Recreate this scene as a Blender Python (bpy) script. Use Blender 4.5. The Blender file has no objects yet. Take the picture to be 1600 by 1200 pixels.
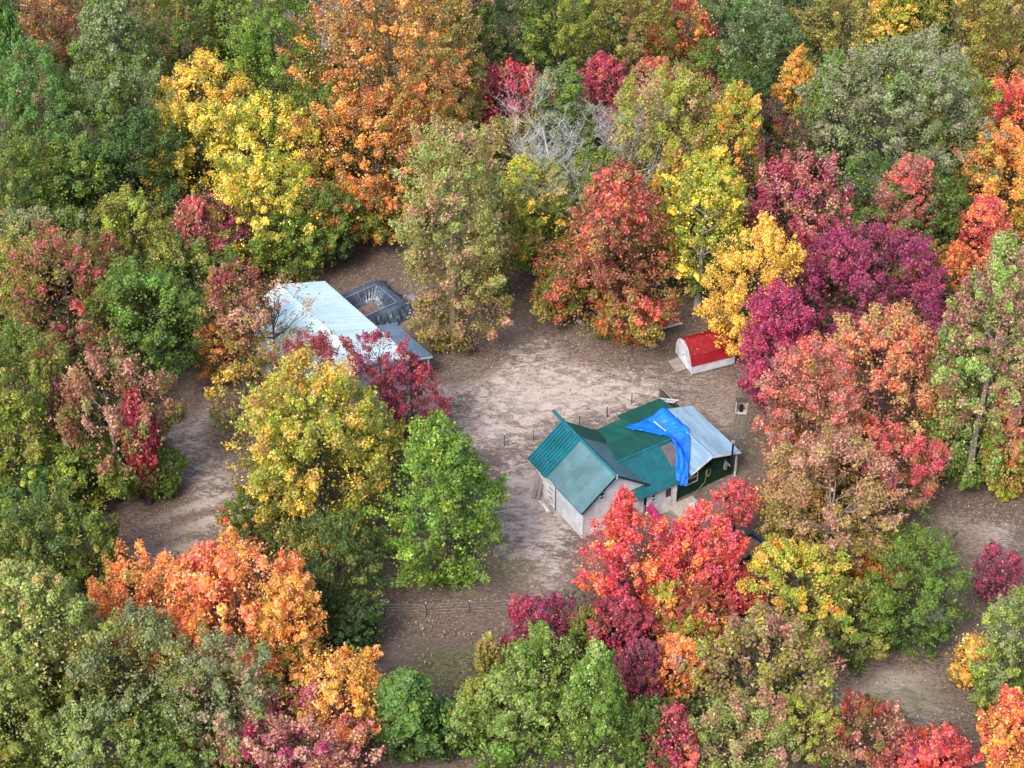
import bpy, math, random
import numpy as np
from mathutils import Vector, Matrix

# ------------------------------------------------------------------ camera, sky, sun, exposure
S = bpy.context.scene
C = bpy.context.scene.collection
PITCH = math.radians(40.0); DIST = 155.5; FPX = 3111.0
SP, CP = math.sin(PITCH), math.cos(PITCH)
CAM = np.array([0.0, -DIST * CP, DIST * SP])
FW = np.array([0.0, CP, -SP]); UP = np.array([0.0, SP, CP]); RT = np.array([1.0, 0.0, 0.0])
cd = bpy.data.cameras.new("camera"); cam = bpy.data.objects.new("camera", cd); C.objects.link(cam)
cd.sensor_width = 36.0; cd.lens = FPX / 1600.0 * 36.0
cd.clip_start = 1.0; cd.clip_end = 3000.0
cam.location = CAM; cam.rotation_euler = (math.pi / 2 - PITCH, 0, 0)
S.camera = cam
SUN_EL, SUN_AZ = math.radians(50.0), math.radians(-148.0)   # azimuth measured from +Y towards +X (light comes from the camera's left)
w = bpy.data.worlds.new("World"); S.world = w; w.use_nodes = True
nt = w.node_tree; nt.nodes.clear()
out = nt.nodes.new("ShaderNodeOutputWorld"); bg = nt.nodes.new("ShaderNodeBackground"); sky = nt.nodes.new("ShaderNodeTexSky")
sky.sky_type = 'NISHITA'; sky.sun_disc = False; sky.sun_elevation = SUN_EL; sky.sun_rotation = SUN_AZ
sky.air_density = 1.0; sky.dust_density = 3.0; sky.ozone_density = 1.0
bg.inputs[1].default_value = 0.14
nt.links.new(sky.outputs[0], bg.inputs[0]); nt.links.new(bg.outputs[0], out.inputs[0])
ld = bpy.data.lights.new("sun", 'SUN'); lo = bpy.data.objects.new("sun", ld); C.objects.link(lo)
ld.energy = 1.3; ld.angle = math.radians(18.0); ld.color = (1.0, 0.95, 0.89)
sd = Vector((math.sin(SUN_AZ) * math.cos(SUN_EL), math.cos(SUN_AZ) * math.cos(SUN_EL), math.sin(SUN_EL)))
lo.rotation_euler = sd.to_track_quat('Z', 'Y').to_euler(); lo.location = (0, 0, 150)
S.view_settings.view_transform = 'Standard'; S.view_settings.look = 'None'
S.view_settings.exposure = 1.42; S.view_settings.gamma = 1.0; S.view_settings.use_curve_mapping = False
S.render.engine = 'CYCLES'
S.cycles.max_bounces = 5; S.cycles.diffuse_bounces = 3; S.cycles.transmission_bounces = 3; S.cycles.glossy_bounces = 2

# ------------------------------------------------------------------ helpers
def ground_at(px, py, z=0.0):
    """point of the place at height z seen at photo pixel (px, py)"""
    d = FW * FPX + RT * (px - 800.0) + UP * (600.0 - py)
    return CAM + d * ((z - CAM[2]) / d[2])
def pix(p):
    v = np.asarray(p, float) - CAM; q = v @ FW
    return 800 + FPX * (v @ RT) / q, 600 - FPX * (v @ UP) / q
def lin(c):
    r = []
    for v in c:
        v /= 255.0
        r.append(v / 12.92 if v <= 0.04045 else ((v + 0.055) / 1.055) ** 2.4)
    return r
def tag(o, label=None, cat=None, group=None, kind=None):
    if label: o['label'] = label
    if cat: o['category'] = cat
    if group: o['group'] = group
    if kind: o['kind'] = kind
    return o
def empty(name, loc, rz=0.0):
    o = bpy.data.objects.new(name, None); C.objects.link(o)
    o.location = [float(v) for v in loc]; o.rotation_euler = (0, 0, rz); o.empty_display_size = 0.3
    return o

class NB:   # node builder
    def __init__(s, name):
        s.m = bpy.data.materials.new(name); s.m.use_nodes = True; s.t = s.m.node_tree; s.t.nodes.clear()
        s.out = s.n("ShaderNodeOutputMaterial")
    def n(s, typ, **kw):
        x = s.t.nodes.new(typ)
        for k, v in kw.items(): setattr(x, k, v)
        return x
    def l(s, a, b): s.t.links.new(a, b)
    def noise(s, vec, scale, detail=3, rough=0.55, dist=0.0, w=None):
        x = s.n("ShaderNodeTexNoise")
        if w is not None: x.noise_dimensions = '4D'; s.l(w, x.inputs['W'])
        x.inputs['Scale'].default_value = scale; x.inputs['Detail'].default_value = detail
        x.inputs['Roughness'].default_value = rough; x.inputs['Distortion'].default_value = dist
        if vec is not None: s.l(vec, x.inputs['Vector'])
        return x.outputs['Fac']
    def rng(s, v, a, b, c=0.0, d=1.0, smooth=True):
        x = s.n("ShaderNodeMapRange"); x.clamp = True
        if smooth: x.interpolation_type = 'SMOOTHSTEP'
        s.put(v, x.inputs[0])
        for i, q in enumerate((a, b, c, d)): s.put(q, x.inputs[i + 1])
        return x.outputs[0]
    def put(s, v, sock):
        if isinstance(v, (int, float)): sock.default_value = v
        elif isinstance(v, (tuple, list)): sock.default_value = (*v, 1.0) if len(v) == 3 and len(sock.default_value) == 4 else v
        else: s.l(v, sock)
    def math(s, op, a, b=0.0, c=0.0):
        x = s.n("ShaderNodeMath", operation=op)
        s.put(a, x.inputs[0]); s.put(b, x.inputs[1]); s.put(c, x.inputs[2]); return x.outputs[0]
    def mix(s, f, a, b, mode='MIX'):
        x = s.n("ShaderNodeMix", data_type='RGBA', blend_type=mode)
        s.put(f, x.inputs[0]); s.put(a, x.inputs[6]); s.put(b, x.inputs[7]); return x.outputs[2]
    def hsv(s, col, h=0.5, sa=1.0, v=1.0):
        x = s.n("ShaderNodeHueSaturation")
        s.put(h, x.inputs[0]); s.put(sa, x.inputs[1]); s.put(v, x.inputs[2]); s.put(col, x.inputs[4]); return x.outputs[0]
    def bsdf(s, col, rough=0.6, metal=0.0, spec=0.3, bump=None, bd=0.05, bs=0.5):
        b = s.n("ShaderNodeBsdfPrincipled")
        s.put(col, b.inputs['Base Color']); s.put(rough, b.inputs['Roughness']); s.put(metal, b.inputs['Metallic'])
        b.inputs['Specular IOR Level'].default_value = spec
        if bump is not None:
            k = s.n("ShaderNodeBump"); k.inputs['Strength'].default_value = bs; k.inputs['Distance'].default_value = bd
            s.l(bump, k.inputs['Height']); s.l(k.outputs[0], b.inputs['Normal'])
        s.last = b
        return b.outputs[0]
    def end(s, sh): s.l(sh, s.out.inputs[0]); return s.m

def paint(name, rgb, rough=0.6, metal=0.0, spec=0.3, var=0.18, dirt=(90, 84, 72), dirt_amt=0.35, scale=1.2, streak=None):
    """weathered surface: a base colour with broad tone changes, blotchy grime and fine relief"""
    b = NB(name); tc = b.n("ShaderNodeTexCoord").outputs['Object']
    base = lin(rgb)
    v = tc
    if streak:
        mp = b.n("ShaderNodeMapping"); mp.inputs['Scale'].default_value = streak; b.l(tc, mp.inputs[0]); v = mp.outputs[0]
    n1 = b.noise(v, scale, 4); n2 = b.noise(tc, scale * 5, 5, 0.65)
    oi = b.n("ShaderNodeObjectInfo").outputs['Random']
    val = b.math('ADD', b.rng(n1, 0.3, 0.7, 1 - var, 1 + var), b.rng(oi, 0, 1, -0.07, 0.07, smooth=False))
    col = b.hsv(base, 0.5, 1.0, val)
    col = b.mix(b.math('MULTIPLY', b.rng(n2, 0.52, 0.72), dirt_amt), col, lin(dirt))
    return b.end(b.bsdf(col, b.rng(n2, 0.3, 0.7, rough - 0.08, rough + 0.12), metal, spec, n2, 0.01, 0.4))

class MB:
    def __init__(s): s.v = []; s.f = []
    def quad(s, *p):
        i = len(s.v); s.v += [tuple(q) for q in p]; s.f.append(tuple(range(i, i + len(p)))); return s
    def box(s, x0, x1, y0, y1, z0, z1):
        i = len(s.v)
        s.v += [(x, y, z) for z in (z0, z1) for y in (y0, y1) for x in (x0, x1)]
        for f in ((0, 2, 3, 1), (4, 5, 7, 6), (0, 1, 5, 4), (2, 6, 7, 3), (0, 4, 6, 2), (1, 3, 7, 5)):
            s.f.append(tuple(i + k for k in f))
        return s
    def prism(s, poly, d):
        """polygon (3D points) thickened along vector d"""
        i = len(s.v); n = len(poly); d = Vector(d)
        s.v += [tuple(Vector(p)) for p in poly] + [tuple(Vector(p) + d) for p in poly]
        s.f.append(tuple(i + k for k in range(n))); s.f.append(tuple(i + n + k for k in reversed(range(n))))
        for k in range(n): s.f.append((i + k, i + (k + 1) % n, i + n + (k + 1) % n, i + n + k))
        return s
    def bar(s, p, q, w_, h_=None):
        p, q = Vector(p), Vector(q); h_ = h_ or w_
        d = (q - p).normalized(); a = d.cross(Vector((0, 0, 1)))
        if a.length < 1e-3: a = Vector((1, 0, 0))
        a.normalize(); b = a.cross(d).normalized()
        c = [p + a * (w_ / 2 * i) + b * (h_ / 2 * j) for i, j in ((-1, -1), (1, -1), (1, 1), (-1, 1))]
        return s.prism(c, q - p)
    def tube(s, pts, rad, n=8, cap=True):
        pts = [Vector(p) for p in pts]
        if isinstance(rad, (int, float)): rad = [rad] * len(pts)
        i0 = len(s.v); last = None
        for k, p in enumerate(pts):
            d = (pts[min(k + 1, len(pts) - 1)] - pts[max(k - 1, 0)]).normalized()
            a = d.cross(Vector((0.13, 0.2, 1)) if last is None else last)
            if a.length < 1e-3: a = Vector((1, 0, 0))
            if last is not None: a = last - d * last.dot(d)
            a.normalize(); last = a; b = d.cross(a)
            for j in range(n):
                t = 2 * math.pi * j / n
                s.v.append(tuple(p + (a * math.cos(t) + b * math.sin(t)) * rad[k]))
        for k in range(len(pts) - 1):
            for j in range(n):
                s.f.append((i0 + k * n + j, i0 + k * n + (j + 1) % n, i0 + (k + 1) * n + (j + 1) % n, i0 + (k + 1) * n + j))
        if cap:
            s.f.append(tuple(i0 + j for j in reversed(range(n)))); e = i0 + (len(pts) - 1) * n
            s.f.append(tuple(e + j for j in range(n)))
        return s
    def mesh(s, name, mat):
        m = bpy.data.meshes.new(name); m.from_pydata([tuple(v) for v in s.v], [], s.f); m.materials.append(mat); m.update(); return m
    def build(s, name, mat, parent=None, label=None):
        o = bpy.data.objects.new(name, s.mesh(name, mat)); C.objects.link(o)
        if parent: o.parent = parent
        if label: o['label'] = label
        return o
def inst(name, mesh, parent, loc=(0, 0, 0), rot=(0, 0, 0), label=None):
    o = bpy.data.objects.new(name, mesh); C.objects.link(o); o.parent = parent; o.location = loc; o.rotation_euler = rot
    if label: o['label'] = label
    return o
def ribbed(p0, across, down, thick=0.03, ribs=5, rib_h=0.035, rib_w=0.05, seed=0):
    """one metal roof sheet: flat pan with raised ribs running down the slope, slightly wavy"""
    p0, across, down = Vector(p0), Vector(across), Vector(down)
    n = across.cross(down).normalized()
    if n.z < 0: n = -n
    W = across.length; a = across / W
    xs = [(0, 0)]
    for k in range(ribs):
        c = W * (k + 0.5) / ribs
        xs += [(c - rib_w, 0), (c - rib_w * 0.45, rib_h), (c + rib_w * 0.45, rib_h), (c + rib_w, 0)]
    xs.append((W, 0))
    m = MB(); st = 4; rr = random.Random(seed)
    for j in range(st + 1):
        lift = rr.uniform(-0.006, 0.006) if 0 < j < st else 0
        for x, h in xs: m.v.append(tuple(p0 + a * x + down * (j / st) + n * (h + lift + thick)))
    c = len(xs)
    for j in range(st):
        for k in range(c - 1):
            m.f.append((j * c + k, j * c + k + 1, (j + 1) * c + k + 1, (j + 1) * c + k))
    # underside and edges
    i = len(m.v)
    for q in (p0, p0 + across, p0 + across + down, p0 + down): m.v.append(tuple(q))
    m.f.append((i + 3, i + 2, i + 1, i))
    m.f.append(tuple([i, i + 1] + [k for k in reversed(range(c))]))
    m.f.append(tuple([i + 2, i + 3] + [st * c + k for k in range(c)]))
    m.f.append(tuple([i + 3, i] + [j * c for j in range(st + 1)]))
    m.f.append(tuple([i + 1, i + 2] + [j * c + c - 1 for j in reversed(range(st + 1))]))
    return m

# ------------------------------------------------------------------ plan of the clearings (photo pixels of bare ground)
CLEAR = [
    [(478, 430), (520, 405), (600, 385), (660, 420), (690, 520), (560, 520)],
    [(640, 560), (700, 500), (760, 450), (830, 415), (880, 470), (980, 520), (1060, 500), (1085, 460), (1125, 470), (1165, 560), (1215, 700), (1210, 860), (1190, 900), (1000, 900), (900, 960),
     (800, 1000), (780, 1070), (700, 1110), (600, 1100), (560, 960), (580, 900), (740, 900), (760, 760), (690, 640)],
    [(300, 540), (380, 600), (420, 700), (400, 800), (370, 880), (230, 910), (120, 850), (90, 800), (240, 800), (270, 690), (250, 640)],
    [(1110, 900), (1160, 840), (1240, 980), (1400, 1000), (1480, 940), (1500, 880), (1410, 830), (1420, 780), (1600, 775), (1640, 860), (1600, 930), (1560, 960), (1520, 1000), (1560, 1130),
     (1420, 1150), (1290, 1110), (1230, 1020), (1130, 980)],
]
CLEARW = [np.array([ground_at(x, y)[:2] for x, y in p]) for p in CLEAR]
def in_poly(P, X, Y):
    r = np.zeros(X.shape, bool); n = len(P)
    for i in range(n):
        x1, y1 = P[i]; x2, y2 = P[(i + 1) % n]
        c = ((y1 > Y) != (y2 > Y)); 
        with np.errstate(divide='ignore', invalid='ignore'): xi = (x2 - x1) * (Y - y1) / (y2 - y1 + 1e-12) + x1
        r ^= c & (X < xi)
    return r
def in_clear(X, Y):
    r = np.zeros(np.shape(X), bool)
    for P in CLEARW: r |= in_poly(P, X, Y)
    return r

# ------------------------------------------------------------------ ground
def ground_height(x, y):
    return 0.05 * np.sin(x * 0.31 + 1.0) * np.sin(y * 0.27) + 0.03 * np.sin(x * 0.9 + y * 0.6) + 0.02 * np.sin(x * 1.7 - y * 1.3)
def ground_material():
    b = NB("dry_ground"); geo = b.n("ShaderNodeNewGeometry").outputs['Position']
    at = b.n("ShaderNodeAttribute"); at.attribute_name = "zone"; sx = b.n("ShaderNodeSeparateXYZ"); b.l(at.outputs['Vector'], sx.inputs[0])
    bare, litter, moss = sx.outputs[0], sx.outputs[1], sx.outputs[2]
    mp = b.n("ShaderNodeMapping"); mp.inputs['Rotation'].default_value = (0, 0, 0.35); mp.inputs['Scale'].default_value = (0.75, 1.5, 1.0); b.l(geo, mp.inputs[0])
    big = b.noise(geo, 0.09, 4, 0.6); mid = b.noise(mp.outputs[0], 1.15, 6, 0.66, 0.7); fine = b.noise(mp.outputs[0], 4.2, 4, 0.7, 0.4); tiny = b.noise(geo, 9.0, 3, 0.7)
    # thatch of dead grass with bare sandy patches
    t = b.math('ADD', b.math('MULTIPLY', mid, 0.48), b.math('ADD', b.math('MULTIPLY', fine, 0.50), b.math('MULTIPLY', tiny, 0.32)))
    t = b.math('ADD', t, b.math('MULTIPLY', b.math('SUBTRACT', big, 0.5), 0.35))
    t = b.math('ADD', t, b.math('MULTIPLY', b.math('SUBTRACT', bare, 0.35), 0.26))
    light = b.rng(t, 0.60, 0.79)
    dark = b.mix(b.rng(big, 0.35, 0.65), lin((90, 80, 75)), lin((108, 95, 87)))
    sand = b.mix(b.rng(mid, 0.4, 0.6), lin((150, 138, 130)), lin((176, 162, 152)))
    col = b.mix(light, dark, sand)
    lit = b.mix(b.rng(fine, 0.38, 0.62), lin((74, 64, 59)), lin((118, 102, 91)))
    lit = b.mix(b.rng(tiny, 0.58, 0.7, 0, 0.7), lit, lin((142, 120, 102)))
    lf = b.math('MULTIPLY', b.rng(b.math('ADD', litter, b.math('MULTIPLY', b.math('SUBTRACT', mid, 0.5), 1.2)), 0.25, 0.8), 0.85)
    col = b.mix(lf, col, lit)
    gr = b.mix(b.rng(fine, 0.35, 0.65), lin((58, 62, 38)), lin((104, 104, 70)))
    mf = b.rng(b.math('ADD', moss, b.math('MULTIPLY', b.math('SUBTRACT', fine, 0.5), 1.0)), 0.35, 0.85, 0, 0.8)
    col = b.mix(mf, col, gr)
    h = b.math('ADD', mid, b.math('MULTIPLY', fine, 0.6))
    return b.end(b.bsdf(col, 0.9, 0, 0.15, h, 0.12, 0.8))
BARE = [(860, 600, 170, 60, 1.0), (740, 590, 90, 50, .8), (1000, 620, 120, 50, .6), (830, 800, 90, 90, 1.0), (760, 670, 80, 40, .7), (300, 640, 90, 110, .7), (345, 600, 50, 60, .8), (290, 860, 150, 20, .9), (320, 740, 70, 50, .6),
        (1390, 1080, 110, 60, .9), (1520, 830, 90, 40, .8), (900, 560, 120, 60, .7), (1130, 620, 60, 60, .4), (350, 822, 80, 14, .8), (1020, 495, 60, 20, .5), (860, 870, 40, 40, .5)]
MOSS = [(800, 890, 90, 40, .7), (730, 1045, 110, 45, 1.2), (1420, 1090, 130, 60, .7), (650, 1010, 90, 60, .5), (1100, 700, 90, 60, .5), (1430, 800, 70, 50, .6), (860, 955, 60, 50, .5), (1160, 690, 60, 90, .6), (300, 800, 70, 40, .4), (820, 640, 140, 30, .4)]
LIT = [(560, 420, 110, 50, 1.2), (690, 940, 160, 60, 1.0), (690, 985, 150, 40, .7), (200, 820, 120, 60, 1.1), (830, 470, 70, 50, 1.0), (1130, 500, 60, 60, .9), (1120, 620, 90, 60, .6), (1200, 960, 120, 80, 1.2), (1480, 850, 110, 60, .8),
       (1360, 1010, 160, 50, .9), (1500, 1050, 90, 90, .8), (390, 700, 50, 120, .7), (250, 760, 60, 70, .6), (1530, 790, 80, 30, 1.0), (640, 1070, 110, 60, .8), (950, 520, 120, 30, .8), (1060, 760, 80, 60, .7)]
def build_ground(tree_xy):
    def axis(a, b, s): 
        c = np.arange(a, b + s / 2, s)
        return np.concatenate([[a - 700, a - 300, a - 120, a - 50, a - 18], c, [b + 18, b + 50, b + 120, b + 300, b + 700]])
    xs, ys = axis(-66, 66, 0.6), axis(-50, 66, 0.6)
    X, Y = np.meshgrid(xs, ys); Z = ground_height(X, Y)
    def field(L):
        f = np.zeros(X.shape)
        for px, py, rx, ry, s in L:
            c = ground_at(px, py); a = (ground_at(px + rx, py) - c)[0]; bb = (ground_at(px, py - ry) - c)[1]
            f = np.maximum(f, s * np.exp(-(((X - c[0]) / a) ** 2 + ((Y - c[1]) / bb) ** 2) * 1.1))
        return f
    bare, moss, lit = field(BARE), field(MOSS), field(LIT)
    cl = in_clear(X, Y)
    near = np.zeros(X.shape)
    for tx, ty, r in tree_xy: near = np.maximum(near, 1.0 - np.clip((np.hypot(X - tx, Y - ty) - r * 0.75) / 2.2, 0, 1))
    lit = np.clip(np.maximum(lit, near * 0.8) + np.where(cl, 0, 0.6), 0, 1.4)
    # wheel ruts of the lane at the lower left, and a low turf step below the lower fence
    for off in (0.0, 1.9):
        p, q = ground_at(180, 880 + off * 0)[:2], ground_at(420, 800)[:2]
        d = (q - p) / np.hypot(*(q - p)); nrm = np.array([-d[1], d[0]])
        s = (X - p[0]) * d[0] + (Y - p[1]) * d[1]; t = (X - p[0]) * nrm[0] + (Y - p[1]) * nrm[1] - off - 0.5 * np.sin(s * 0.25)
        rut = np.exp(-(t / 0.28) ** 2) * np.clip((s + 2) / 3, 0, 1) * np.clip((22 - s) / 6, 0, 1)
        Z -= rut * 0.08; bare = np.maximum(bare, 1.3 * np.exp(-((t - .6) / 0.4) ** 2) * (rut.max() > 0) * np.clip((s + 2) / 3, 0, 1) * np.clip((18 - s) / 6, 0, 1)); 
    e = ground_at(700, 962)[1]
    x0, x1 = ground_at(585, 962)[0], ground_at(850, 962)[0]
    win = np.clip((X - x0) / 2, 0, 1) * np.clip((x1 - X) / 3, 0, 1)
    edge = e + 0.15 * np.sin(X * 0.8)
    Z -= win * 0.22 * np.clip((edge - Y) / 0.6, 0, 1) * np.clip((Y - edge + 7) / 4, 0, 1)
    me = bpy.data.meshes.new("ground"); ny, nx = X.shape
    v = np.stack([X, Y, Z], -1).reshape(-1, 3)
    idx = np.arange(ny * nx).reshape(ny, nx)
    f = np.stack([idx[:-1, :-1], idx[:-1, 1:], idx[1:, 1:], idx[1:, :-1]], -1).reshape(-1, 4)
    fill_mesh(me, v, f)
    a = me.attributes.new("zone", 'FLOAT_VECTOR', 'POINT'); a.data.foreach_set('vector', np.stack([bare, lit, moss], -1).reshape(-1).astype(np.float32))
    me.polygons.foreach_set('use_smooth', np.ones(len(f), bool))
    me.materials.append(ground_material())
    o = bpy.data.objects.new("ground", me); C.objects.link(o); tag(o, 'dry sandy clearing floor with thin grass and fallen leaves', kind='structure')
def fill_mesh(me, v, f):
    k = f.shape[1]
    me.vertices.add(len(v)); me.vertices.foreach_set('co', v.astype(np.float32).reshape(-1))
    me.loops.add(f.size); me.loops.foreach_set('vertex_index', f.astype(np.int32).reshape(-1))
    me.polygons.add(len(f)); me.polygons.foreach_set('loop_start', np.arange(0, f.size, k, dtype=np.int32))
    me.polygons.foreach_set('loop_total', np.full(len(f), k, dtype=np.int32))
    me.update(calc_edges=True)

# ------------------------------------------------------------------ foliage
def foliage_material(name, mode):
    """mode 'own': the three leaf colours are the tree's own custom properties; 'mixed': drawn from an autumn range"""
    b = NB(name); tc = b.n("ShaderNodeTexCoord").outputs['Object']
    at = b.n("ShaderNodeAttribute"); at.attribute_name = "leafvar"; sx = b.n("ShaderNodeSeparateXYZ"); b.l(at.outputs['Vector'], sx.inputs[0])
    lobe, leaf, hgt = sx.outputs[0], sx.outputs[1], sx.outputs[2]
    rnd = b.n("ShaderNodeObjectInfo").outputs['Random']
    if mode == 'own':
        def prop(n_, o='Color'):
            a = b.n("ShaderNodeAttribute"); a.attribute_type = 'OBJECT'; a.attribute_name = n_; return a.outputs[o]
        main, acc, low, amt, lvl = prop('leaf_main'), prop('leaf_accent'), prop('leaf_lower'), prop('accent_share', 'Fac'), prop('lower_level', 'Fac')
        vec = tc; W = b.math('MULTIPLY', rnd, 60.0)
        n1 = b.noise(vec, 0.36, 2, 0.55, 0.0, W); n2 = b.noise(vec, 1.1, 2, 0.55, 0.0, W)
    else:
        geo = b.n("ShaderNodeNewGeometry").outputs['Position']
        n1 = b.noise(geo, 0.09, 2); n2 = b.noise(geo, 0.4, 2)
        q = rnd if mode == 'random' else b.noise(geo, 0.12, 3, 0.6)
        def ramp(cols):
            r = b.n("ShaderNodeValToRGB"); b.put(q, r.inputs[0]); e = r.color_ramp.elements
            r.color_ramp.interpolation = 'LINEAR'
            while len(e) < len(cols): e.new(0.5)
            for i, (p_, c_) in enumerate(cols): e[i].position = p_; e[i].color = (*lin(c_), 1)
            return r.outputs[0]
        if mode == 'random':
            main = ramp([(0, (70, 100, 45)), (.25, (96, 112, 52)), (.5, (120, 110, 52)), (.7, (150, 132, 46)), (.85, (150, 84, 48)), (1, (140, 50, 60))])
            acc = ramp([(0, (110, 130, 60)), (.5, (160, 130, 50)), (1, (190, 90, 60))])
        else:
            main = ramp([(.3, (64, 92, 38)), (.45, (84, 108, 40)), (.55, (106, 112, 44)), (.7, (116, 92, 48))])
            acc = ramp([(.3, (84, 104, 48)), (.5, (110, 100, 46)), (.65, (130, 84, 46)), (.8, (120, 54, 52))])
        low = lin((56, 80, 36)); amt = 0.35; lvl = 0.25
    m_ = b.math('ADD', b.math('MULTIPLY', n1, 0.55), b.math('ADD', b.math('MULTIPLY', n2, 0.45), b.math('MULTIPLY', b.math('SUBTRACT', lobe, 0.5), 0.30)))
    m_ = b.math('ADD', m_, b.math('MULTIPLY', b.math('SUBTRACT', leaf, 0.5), 0.10))
    thr = b.math('SUBTRACT', 0.78, b.math('MULTIPLY', amt, 0.56))
    f1 = b.rng(m_, b.math('SUBTRACT', thr, 0.045), b.math('ADD', thr, 0.045))
    hh = b.math('ADD', hgt, b.math('MULTIPLY', b.math('SUBTRACT', n2, 0.5), 0.9))
    hh = b.math('ADD', hh, b.math('MULTIPLY', b.math('SUBTRACT', lobe, 0.5), 0.2))
    f2 = b.rng(hh, b.math('SUBTRACT', lvl, 0.12), b.math('ADD', lvl, 0.12), 1.0, 0.0)
    col = b.mix(f2, main, low); col = b.mix(f1, col, acc)
    # single sprays that turned early or late
    h1 = b.math('FRACT', b.math('MULTIPLY', lobe, 13.7)); h2 = b.math('FRACT', b.math('MULTIPLY', lobe, 29.3))
    col = b.mix(b.rng(h1, 0.66, 0.80, 0, 0.62), col, low); col = b.mix(b.rng(h2, 0.86, 0.94, 0, 0.6), col, acc)
    hue = b.math('ADD', b.rng(lobe, 0, 1, 0.482, 0.518, smooth=False), b.rng(leaf, 0, 1, -0.02, 0.02, smooth=False))
    val = b.math('MULTIPLY', b.rng(lobe, 0, 1, 0.72, 1.28, smooth=False), b.rng(leaf, 0, 1, 0.70, 1.34, smooth=False))
    sat = b.rng(b.math('FRACT', b.math('MULTIPLY', leaf, 7.31)), 0, 1, 0.74, 1.08, smooth=False)
    col = b.hsv(col, hue, sat, val)
    d = b.bsdf(col, 0.5, 0.0, 0.28)
    tr = b.n("ShaderNodeBsdfTranslucent"); b.l(b.hsv(col, 0.5, 1.1, 1.0), tr.inputs[0])
    mx = b.n("ShaderNodeMixShader"); mx.inputs[0].default_value = 0.26
    b.l(d, mx.inputs[1]); b.l(tr.outputs[0], mx.inputs[2])
    return b.end(mx.outputs[0])
M_LEAF = foliage_material("autumn_leaves", 'own')
M_UNDER = foliage_material("undergrowth_leaves", 'under')
M_OUTER = foliage_material("outer_wood_leaves", 'random')

def bark_material():
    b = NB("bark"); tc = b.n("ShaderNodeTexCoord").outputs['Object']
    mp = b.n("ShaderNodeMapping"); mp.inputs['Scale'].default_value = (6, 6, 1.2); b.l(tc, mp.inputs[0])
    a = b.n("ShaderNodeAttribute"); a.attribute_type = 'OBJECT'; a.attribute_name = 'bark'
    n = b.noise(mp.outputs[0], 2.0, 5, 0.7); n2 = b.noise(tc, 0.8, 3)
    col = b.hsv(a.outputs['Color'], 0.5, 1.0, b.rng(n, 0.3, 0.7, 0.55, 1.35))
    col = b.mix(b.rng(n2, 0.5, 0.7, 0, 0.4), col, lin((84, 92, 66)))
    return b.end(b.bsdf(col, 0.85, 0, 0.2, n, 0.04, 0.8))
M_BARK = bark_material()

def unit(v): return v / np.maximum(np.linalg.norm(v, axis=-1, keepdims=True), 1e-9)
def profile(form, t):
    """crown radius against height 0..1"""
    if form == 'cone': return np.clip(np.minimum((t / 0.24) ** 0.55, ((1.02 - t) / 0.78) ** 0.62), 0, 1)
    if form == 'column': return np.clip(np.minimum((t / 0.10) ** 0.5, ((1.01 - t) / 0.6) ** 0.6), 0, 1)
    if form == 'dome': return np.clip(np.minimum((t / 0.30) ** 0.55, np.sqrt(np.clip(1 - ((t - 0.30) / 0.71) ** 2, 0, 1))), 0, 1)
    if form == 'vase': return np.clip(np.minimum((t / 0.55) ** 0.8 * 0.75 + 0.25 * (t > 0.02), np.sqrt(np.clip(1 - ((t - 0.5) / 0.51) ** 2, 0, 1))), 0, 1)
    return np.sqrt(np.clip(1 - (2 * t - 1) ** 2, 0, 1)) ** 0.85          # 'round'
def leaf_cloud(rng, cent, axis, L, W, n_per, size, hbase, htop, tilt=0.5, tone=None):
    """leaf faces spread over elongated sprays. cent, axis: (K,3); L, W: (K,)"""
    K = len(cent); n = K * n_per
    ci = np.repeat(np.arange(K), n_per)
    d = unit(rng.normal(size=(n, 3)))
    ax = axis[ci]
    al = (d * ax).sum(-1, keepdims=True)
    # keep mostly the outward half of each spray
    flip = (al[:, 0] < -0.2) & (rng.random(n) < 0.65); d[flip] -= 2 * al[flip] * ax[flip]
    al = (d * ax).sum(-1, keepdims=True); per = d - al * ax
    r = rng.random(n)[:, None] ** 0.33 * (0.85 + 0.25 * rng.random(n)[:, None])
    pos = cent[ci] + (ax * al * L[ci][:, None] + per * W[ci][:, None]) * r
    nor = unit(d * 0.75 + np.array([0, 0, 0.55]) + rng.normal(size=(n, 3)) * tilt)
    u = unit(np.cross(nor, unit(rng.normal(size=(n, 3))))); v = np.cross(nor, u)
    s = size * (0.55 + 0.9 * rng.random(n))[:, None]
    asp = (0.6 + 0.35 * rng.random(n))[:, None]
    dr = nor * s * (0.05 + 0.22 * rng.random(n)[:, None])
    P = np.stack([pos - u * s * 0.55 - v * s * 0.34 * asp - dr, pos + u * s * 0.55 - v * s * 0.30 * asp - dr, pos + v * s * 0.66 * asp + dr], 1)
    lob = (rng.random(K) if tone is None else np.clip(tone * 0.55 + rng.random(K) * 0.45, 0, 1))[ci]; lf = rng.random(n); h = np.clip((pos[:, 2] - hbase) / max(htop - hbase, 0.1), 0, 1)
    var = np.repeat(np.stack([lob, lf, h], -1)[:, None, :], 3, 1)
    return P.reshape(-1, 3), var.reshape(-1, 3)
def leaf_mesh(name, P, var, mat, k=3):
    me = bpy.data.meshes.new(name); f = np.arange(len(P)).reshape(-1, k); fill_mesh(me, P, f)
    a = me.attributes.new("leafvar", 'FLOAT_VECTOR', 'POINT'); a.data.foreach_set('vector', var.astype(np.float32).reshape(-1))
    me.materials.append(mat); return me
TRI = [0]
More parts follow.
